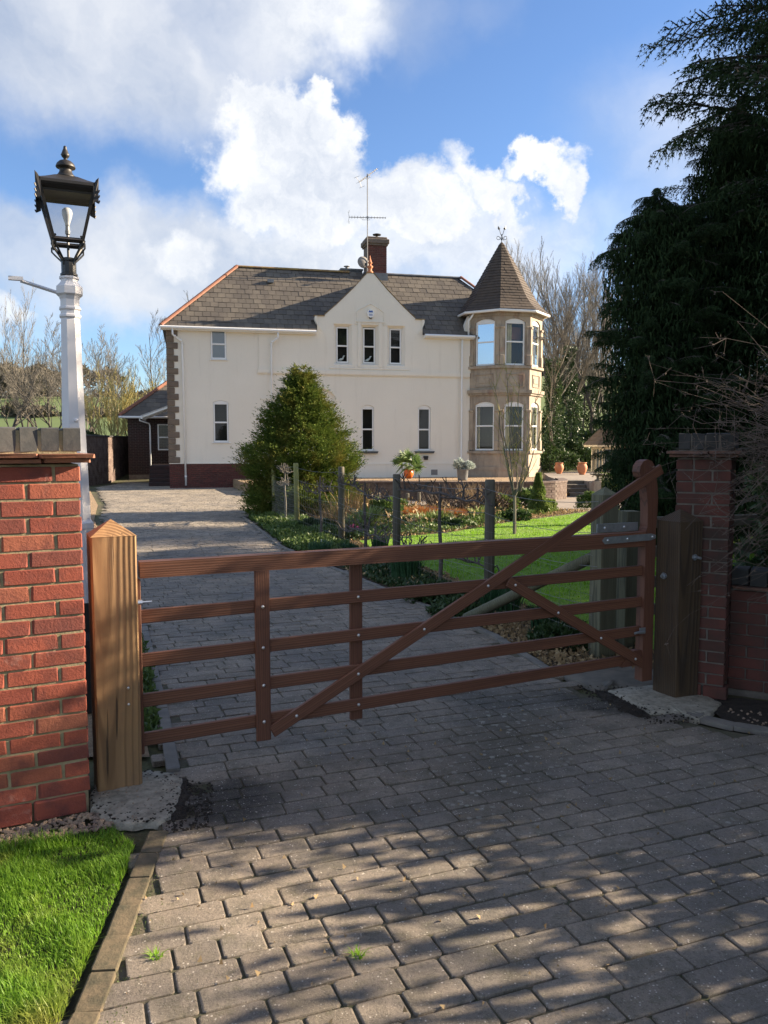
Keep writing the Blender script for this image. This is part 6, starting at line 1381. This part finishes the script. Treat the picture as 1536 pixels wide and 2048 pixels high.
# ================================================================ POTS ON THE TERRACE
pp = thing('potted_palm', 'small fan palm in a bright orange pot on the gravel terrace', 'potted palm', (.86, 30.0, .33))
pp.scale = (1.25,) * 3
MB().lathe([(.10, 0), (.16, .10), (.19, .2), (.17, .28), (.15, .31), (.18, .33), (.15, .33), (.14, .28)], 16).build('pot', M['orange'], pp, (.04, 0, .06), smooth=True).scale = (.8, .8, .8)
g = random.Random(2); T = []
for k in range(34):
    a = g.uniform(0, 6.28); el = R(g.uniform(-15, 85)); d = Vector((math.cos(a) * math.cos(el), math.sin(a) * math.cos(el), math.sin(el))); c = Vector((0, 0, .42)) + d * g.uniform(.18, .38); s = d.orthogonal().normalized(); s.rotate(Matrix.Rotation(g.uniform(0, 6.28), 3, d)); u_ = d.cross(s)
    T.append((Vector((0, 0, .35)) - s * .006, Vector((0, 0, .35)) + s * .006, c))
    for j in range(13): b = R(-75 + 150 * j / 12); e = d * math.cos(b) + s * math.sin(b); tip = c + e * g.uniform(.22, .32) + Vector((0, 0, -.05)) + u_ * g.uniform(-.02, .02); w = s * math.cos(b) - d * math.sin(b); m = c + e * .13; T.append((c, m + w * .014, tip)); T.append((c, tip, m - w * .014))
link('fronds', mkmesh('fronds', np.array([[tuple(v) for v in q] for q in T]), M['palm']), None, pp)
zp = thing('silver_planter', 'zinc tub of silvery foliage beside the turret base', 'planter', (2.93, 30.2, .33))
MB().lathe([(.17, 0), (.185, .05), (.215, .40), (.225, .41), (.225, .43), (.2, .42)], 18).build('tub', M['zinc'], zp, smooth=True)
g = np.random.default_rng(3); T = [leafball(2200, .21, .2, .07, g, .6, .3, .2) + np.array([x, y, .42]) for x, y in ((-.12, 0), (.2, .02), (-.02, .1))]; T[0][:, :, 2] += .08; link('foliage', mkmesh('foliage', np.concatenate(T), M['silver']), None, zp)
# ================================================================ BED PLANTS
g = np.random.default_rng(77)
PV = {
 'strap': [mkmesh('strap_leaves', blades(260, .34, .009, .16, g, .5, 3), M['daff']) for _ in range(2)],
 'lush': [mkmesh('broad_leaves', blades(130, .38, .022, .13, g, 1.1, 3), M['yellowg']) for _ in range(2)],
 'shrub': [mkmesh('shrub_leaves', leafball(2600, .33, .33, .055, g), M['shrubg']) for _ in range(2)],
 'yellow': [mkmesh('shrub_leaves', leafball(2400, .28, .26, .05, g), M['yellowg']) for _ in range(2)],
 'heather': [mkmesh('heather_sprigs', np.concatenate([blades(1400, .20, .004, .24, g, .7, 2)]), M['heather']) for _ in range(2)],
 'dry': [mkmesh('dry_stalks', np.concatenate([stalks(160, .5, .22, g, .0035), blades(220, .25, .005, .2, g, 1.0, 2)]), M['dry']) for _ in range(2)],
 'brown': [mkmesh('brown_stems', np.concatenate([stalks(140, .55, .3, g, .004), leafball(700, .3, .25, .04, g)]), M['twig']) for _ in range(2)],
 'ivyd': [mkmesh('low_leaves', leafball(1500, .28, .12, .05, g), M['ivy']) for _ in range(2)],
}
INFO = {'strap': ('strap_plant', 'dark strap leaved clump', 'plant'), 'lush': ('broad_plant', 'lush bright green broad leaved plant', 'plant'), 'shrub': ('green_shrub', 'rounded green shrub', 'shrub'), 'yellow': ('yellow_shrub', 'yellow green leafy shrub', 'shrub'),
        'heather': ('heather', 'orange brown heather mound', 'heather'), 'dry': ('dry_perennial', 'clump of dry tan stalks', 'plant'), 'brown': ('twiggy_shrub', 'brown twiggy low shrub', 'shrub'), 'ivyd': ('low_plant', 'low dark leafy plant', 'plant')}
PLANTS = [
 ('strap', 812, 1158, 1.15, 'below the gate top rail between the dark fence posts'), ('strap', 1003, 1228, 1.25, 'seen under the long brace near the drive'), ('strap', 640, 1118, .9, 'at the drive edge left of the third fence post'), ('strap', 1090, 1262, .8, 'just left of the mossy square post base'), ('strap', 700, 1112, .8, 'at the foot of the third fence post'), ('strap', 760, 1098, .8, 'at the lawn corner behind the gate rail'),
 ('lush', 735, 1058, 1.3, 'in front of the bed left of the fourth post'), ('lush', 712, 1066, 1.0, 'beside the pink flowers'), ('lush', 850, 1052, 1.0, 'at the lawn edge below the heather'), ('lush', 880, 1050, .9, 'right of the espalier trunk at the lawn edge'), ('lush', 960, 1042, .9, 'at the lawn edge before the fifth post'),
 ('heather', 822, 1036, 1.5, 'just right of the fourth fence post'), ('heather', 855, 1034, 1.3, 'left of the espalier trunk'), ('heather', 905, 1038, 1.2, 'right of the espalier trunk'),
 ('shrub', 768, 1040, 1.2, 'tallest one left of the fourth post'), ('yellow', 1012, 1024, 1.2, 'right beside the fifth fence post'), ('shrub', 1055, 1022, 1.2, 'at the foot of the ivy cone'), ('yellow', 1092, 1024, .9, 'right of the ivy cone by the lawn'), ('brown', 982, 1026, 1.5, 'twiggiest one near the fifth post'), ('brown', 930, 1032, 1.3, 'in the middle of the bed before the wall'),
 ('brown', 880, 1022, 1.2, 'at the back of the bed behind the espalier'), ('dry', 700, 1040, 1.4, 'left part of the bed near the conifer'), ('dry', 665, 1052, 1.2, 'in front of the golden conifer skirt'), ('dry', 740, 1028, 1.2, 'near the sandstone rocks'), ('dry', 940, 1012, 1.3, 'tall at the back of the bed by the wall'), ('dry', 985, 1008, 1.3, 'behind the fifth fence post'),
 ('ivyd', 630, 1060, 1.2, 'below the second green post'), ('ivyd', 800, 1050, 1.1, 'between heather and lawn'), ('ivyd', 900, 1054, 1.0, 'tucked at the lawn corner'), ('ivyd', 1030, 1040, 1.1, 'around the young tree foot'), ('ivyd', 690, 1078, 1.2, 'between third post and lawn'), ('yellow', 790, 1022, 1.0, 'behind the fourth fence post'), ('brown', 720, 1018, 1.2, 'in front of the rocks'), ('shrub', 1178, 1018, .9, 'small and alone on the path edge beyond the lawn'), ('ivyd', 920, 1232, 1.0, 'by the drive edge under the gate'), ('ivyd', 1130, 1290, 1.0, 'beside the slab behind the gate'), ('ivyd', 870, 1200, 1.0, 'by the drive kerb in the shade')]
rr = random.Random(12)
for kind, px, py, s, where in PLANTS:
    nm, lab, cat = INFO[kind]; q = G(px, py); o = link(nm, rr.choice(PV[kind]), None, None, (q.x, q.y, 0), (0, 0, rr.uniform(0, 6.28)), (s, s, s * rr.uniform(.85, 1.1)))
    tag(o, lab + ' ' + where, cat, 'plants in the flower beds')
# ground cover beside the drive, pebbles, fallen leaves
def cover(name, poly, n, size, mat, seed, h=.08):
    g = np.random.default_rng(seed); q = sample_poly(poly, n, g); lump = .5 + .5 * np.sin(q[:, 0] * 5 + 1) * np.sin(q[:, 1] * 4.3); p = np.column_stack([q, h * g.uniform(0, 1, n) * (.3 + lump)]); s = size * g.uniform(.6, 1.3, n)
    return tag(link(name, mkmesh(name, rand_tris(p, s, s * .4, g.normal(size=(n, 3)) + np.array([0, 0, .9]), g), mat)), kind='stuff')
cover('ground_cover', [(-3.1, 18.5), (-1.55, 13.0), (-.7, 11.2), (-.2, 11.6), (-.8, 13.4), (-1.3, 15.6), (-1.9, 18.5)], 34000, .055, M['shrubg'], 5, .12)
cover('ground_cover', [(-.7, 11.2), (.3, 8.7), (.85, 7.3), (1.2, 7.4), (.8, 9.2), (.1, 11.3), (-.2, 11.8)], 9000, .045, M['ivy'], 6, .07)
cover('leaf_litter', [(.9, 7.2), (1.25, 5.9), (1.9, 6.0), (2.0, 6.6), (1.5, 7.6), (1.1, 8.2)], 2600, .03, M['dry'], 7, .015)
cover('bed_litter', BED, 26000, .045, M['dry'], 8, .05); cover('bed_foliage', [(-.9, 14.0), (-.42, 14.0), (.1, 14.5), (1.2, 15.3), (2.2, 16.7), (3.0, 18), (3.6, 19), (1.5, 20.5), (-1.2, 20.8), (-1.2, 15)], 24000, .05, M['shrubg'], 9, .14)
cover('grass_tufts', [(-1.25, 4.4), (-1.75, 6.0), (-2.1, 6.9), (-2.5, 6.6), (-1.8, 5.4), (-1.5, 4.3)], 3000, .04, M['shrubg'], 10, .05)
cover('dead_stems', [(-.9, 15), (.2, 15.2), (2.4, 17.6), (3.4, 19), (1.5, 20.6), (-1.2, 20.9)], 2200, .08, M['dry'], 19, .26)
cover('dead_leaves', [(-.8, 2.0), (-.95, 3.4), (-1.0, 4.2), (1.1, 5.4), (2.6, 4.3), (2.0, 3.0), (.6, 2.0)], 260, .018, M['dry'], 20, .012)
# pebbles at the pier foot
ico = [(0, 0, 1), (.9, 0, .3), (.28, .85, .3), (-.73, .53, .3), (-.73, -.53, .3), (.28, -.85, .3), (.5, .4, -.3), (-.3, .8, -.3), (-.8, 0, -.3), (-.2, -.8, -.3), (.7, -.5, -.3)]
icf = [(0, 1, 2), (0, 2, 3), (0, 3, 4), (0, 4, 5), (0, 5, 1), (1, 6, 2), (2, 6, 7), (2, 7, 3), (3, 7, 8), (3, 8, 4), (4, 8, 9), (4, 9, 5), (5, 9, 10), (5, 10, 1), (1, 10, 6)]
ib = np.array([[ico[i] for i in f] for f in icf])
def pebbles(name, poly, n, smin, smax, mat, seed, z=0.0):
    g = np.random.default_rng(seed); q = sample_poly(poly, n, g); ms = []
    for x, y in q:
        s = g.uniform(smin, smax); ms.append(np.array(Matrix.Translation((x, y, z + s * .3)) @ Euler((g.uniform(-.5, .5), g.uniform(-.5, .5), g.uniform(0, 6.28))).to_matrix().to_4x4() @ Matrix.Diagonal((s, s * g.uniform(.6, 1), s * g.uniform(.45, .8), 1))))
    return tag(link(name, mkmesh(name, scatter(ib, ms), mat)), kind='stuff')
pebbles('pebbles', [(-1.9, 2.98), (-1.6, 3.17), (-1.2, 3.38), (-1.14, 3.52), (-1.33, 3.52), (-1.7, 3.33), (-2.1, 3.12)], 900, .006, .018, M['pebble'], 4, -.004)
pebbles('grit', CONL, 60, .003, .007, M['pebble'], 5, .02); pebbles('grit', HOLEL, 50, .003, .007, M['pebble'], 6, -.004); pebbles('grit', [(2.1, 5.0), (3.2, 4.5), (3.0, 4.15), (2.2, 4.6)], 260, .005, .014, M['pebble'], 7, -.002)
pebbles('gravel', [(-2.2, 7), (-4.45, 12.9), (-6.4, 17.8), (-7.3, 17.8), (-5.2, 12.9), (-3, 7)], 3000, .012, .03, M['pebble'], 8, -.006)
rr = random.Random(9)
RK = [(645, 1032, .2), (668, 1028, .12), (742, 992, .22), (760, 990, .16), (700, 1000, .17), (722, 1003, .14), (780, 1000, .15), (600, 1040, .1), (688, 1046, .1)]
rl = ['between the green fence posts', 'just right of the second green post', 'biggest at the back of the bed', 'behind the fourth post base', 'at the conifer skirt', 'low beside the biggest rock', 'right of the fourth fence post', 'small at the foot of the pale fruit tree', 'small in front of the conifer']
for (px, py, s), w in zip(RK, rl):
    q = G(px, py); m_ = MB().lathe([(.4, -.2), (.95, 0), (1.0, .35), (.8, .75), (.35, .95)], 7); m_.v = [(x * rr.uniform(.75, 1.2), y * rr.uniform(.7, 1.1), z * rr.uniform(.85, 1.15)) for x, y, z in m_.v]
    o = m_.build('rock', M['rock'], None, q, (0, 0, rr.uniform(0, 6))); o.scale = (s, s, s); tag(o, 'tan sandstone rock ' + w, 'rock', 'sandstone rocks in the bed')
for k, px in enumerate((742, 757, 815, 838, 862, 912, 938, 962)):
    q = G(px, 1004 + (k % 3)); o = MB().lathe([(.05, -.05), (.05, .26), (.045, .28)], 8).build('log_edging', M['oldrail'], None, q); tag(o, 'short upright log edging the bed, ' + ('leftmost of the row', 'second from the left', 'just right of the fourth post', 'behind the orange heather', 'left of the espalier top', 'right of the espalier trunk', 'near the tall dry stalks', 'last of the row towards the fifth post')[k], 'log edging', 'upright logs along the path edge')
pebbles('soil_crumbs', outline([Vector(p) for p in CONL], 1, .0) , 420, .003, .009, M['soil'], 31, .012)
pebbles('soil_crumbs', gp((350, 1560), (430, 1570), (420, 1660), (330, 1670)), 420, .003, .010, M['soil'], 32, .004)
pebbles('soil_crumbs', gp((1150, 1372), (1260, 1376), (1420, 1400), (1400, 1450), (1300, 1450), (1180, 1400)), 600, .004, .011, M['soil'], 33, .008)
# ivy cone, plant label, pink flowers
g = np.random.default_rng(8); n = 7000; z = .98 * g.uniform(0, 1, n) ** 1.25; a = g.uniform(0, 6.283, n); r = np.interp(z, [0, .12, .3, .98], [.36, .27, .19, .03]) * (1 + .22 * np.sin(a * 3 + z * 14)) * g.uniform(.6, 1, n)
s = g.uniform(.03, .06, n); o = link('ivy_cone', mkmesh('ivy_cone', rand_tris(np.column_stack([r * np.cos(a), r * np.sin(a), z]), s, s * .42, np.column_stack([np.cos(a), np.sin(a), g.normal(0, .5, n)]) + g.normal(0, .5, (n, 3)), g), M['yellowg']), None, None, G(1076, 1028)); tag(o, 'cone of variegated ivy standing at the far lawn edge', 'climbing plant')
o = MB().bbox(-.012, .012, -.002, .002, 0, .16, .001).build('plant_label', M['white'], None, G(928, 1226), (R(25), R(-30), 0)); tag(o, 'small white plant label stuck in the border by the drive', 'plant label')
o = MB().bbox(-.008, .008, -.002, .002, 0, .16, .001).build('plant_label', M['white'], None, G(640, 1098), (R(5), R(10), 0)); tag(o, 'thin pale plant label left of the third fence post', 'plant label')
q = G(708, 1078); o = link('pink_flowers', mkmesh('pink_flowers', leafball(120, .10, .1, .03, g), M['pink']), None, None, (q.x, q.y, .12)); tag(o, 'few pink flowers beside the lawn corner', 'flowers')
# stub of a dark tub near the lawn corner
# ================================================================ GRASS
def grass(name, poly, n, h, w, mat, seed, seg=2, lean=.7):
    g = np.random.default_rng(seed); q = sample_poly(poly, n, g); a = g.uniform(0, 2 * np.pi, n); cl = .65 + .55 * (np.sin(q[:, 0] * 9 + 2 * np.sin(q[:, 1] * 5)) * np.sin(q[:, 1] * 11 + q[:, 0] * 4)); cl = np.clip(cl, .35, 1.3)
    H = h * g.uniform(.5, 1.15, n) * cl; ln = lean * g.uniform(.1, 1.2, n); out = np.column_stack([np.cos(a), np.sin(a), np.zeros(n)]); side = np.column_stack([-np.sin(a), np.cos(a), np.zeros(n)]); base = np.column_stack([q, np.full(n, -.005)]); T = []
    P = [base + out * (ln * (k / seg) ** 2 * H)[:, None] + np.array([0, 0, 1]) * (H * (k / seg) * (1 - .3 * ln * k / seg))[:, None] for k in range(seg + 1)]; W_ = w * g.uniform(.6, 1.3, n)
    for k in range(seg):
        w0, w1 = (W_ * (1 - .3 * k))[:, None], (W_ * (1 - .3 * (k + 1)))[:, None]
        if k == seg - 1: T.append(np.stack([P[k] - side * w0, P[k] + side * w0, P[k + 1]], 1))
        else: A_, B_, C_, D_ = P[k] - side * w0, P[k] + side * w0, P[k + 1] + side * w1, P[k + 1] - side * w1; T += [np.stack([A_, B_, C_], 1), np.stack([A_, C_, D_], 1)]
    return tag(link(name, mkmesh(name, np.stack(T, 1).reshape(-1, 3, 3), mat)), kind='stuff')
VIS = [(-2.1, .9), (-1.0, .9), (-.93, 2.2), (-.97, 2.7), (-1.0, 3.0), (-1.03, 3.22), (-1.15, 3.34), (-1.5, 3.24), (-2.1, 2.96)]
grass('grass', VIS, 82000, .06, .0017, M['grass'], 1, 2, .9)
grass('lawn_grass', [p for p in LAWN if True], 185000, .05, .0065, M['lawnblade'], 2, 1, .6)
q = [(-.06, 2.43), (-.46, 2.3), (-.62, 2.46), (-.78, 3.1), (-.84, 2.28)]
cover('moss', [(-.80, 2.0), (-.86, 2.6), (-.9, 3.3), (-.84, 3.3), (-.78, 2.6), (-.72, 2.0)], 500, .005, M['shrubg'], 12, .003)
g = np.random.default_rng(5); wt = blades(45, .035, .002, .02, g, 1.2, 2)
for k, (px, py) in enumerate([(716, 1915), (312, 1917)]):
    o = link('paving_weed', mkmesh('weed', wt, M['lawnblade']), None, None, G(px, py)); tag(o, ('tiny green weed growing in a joint in the foreground paving', 'tiny weed in the paving near the grass edging')[k], 'weed')
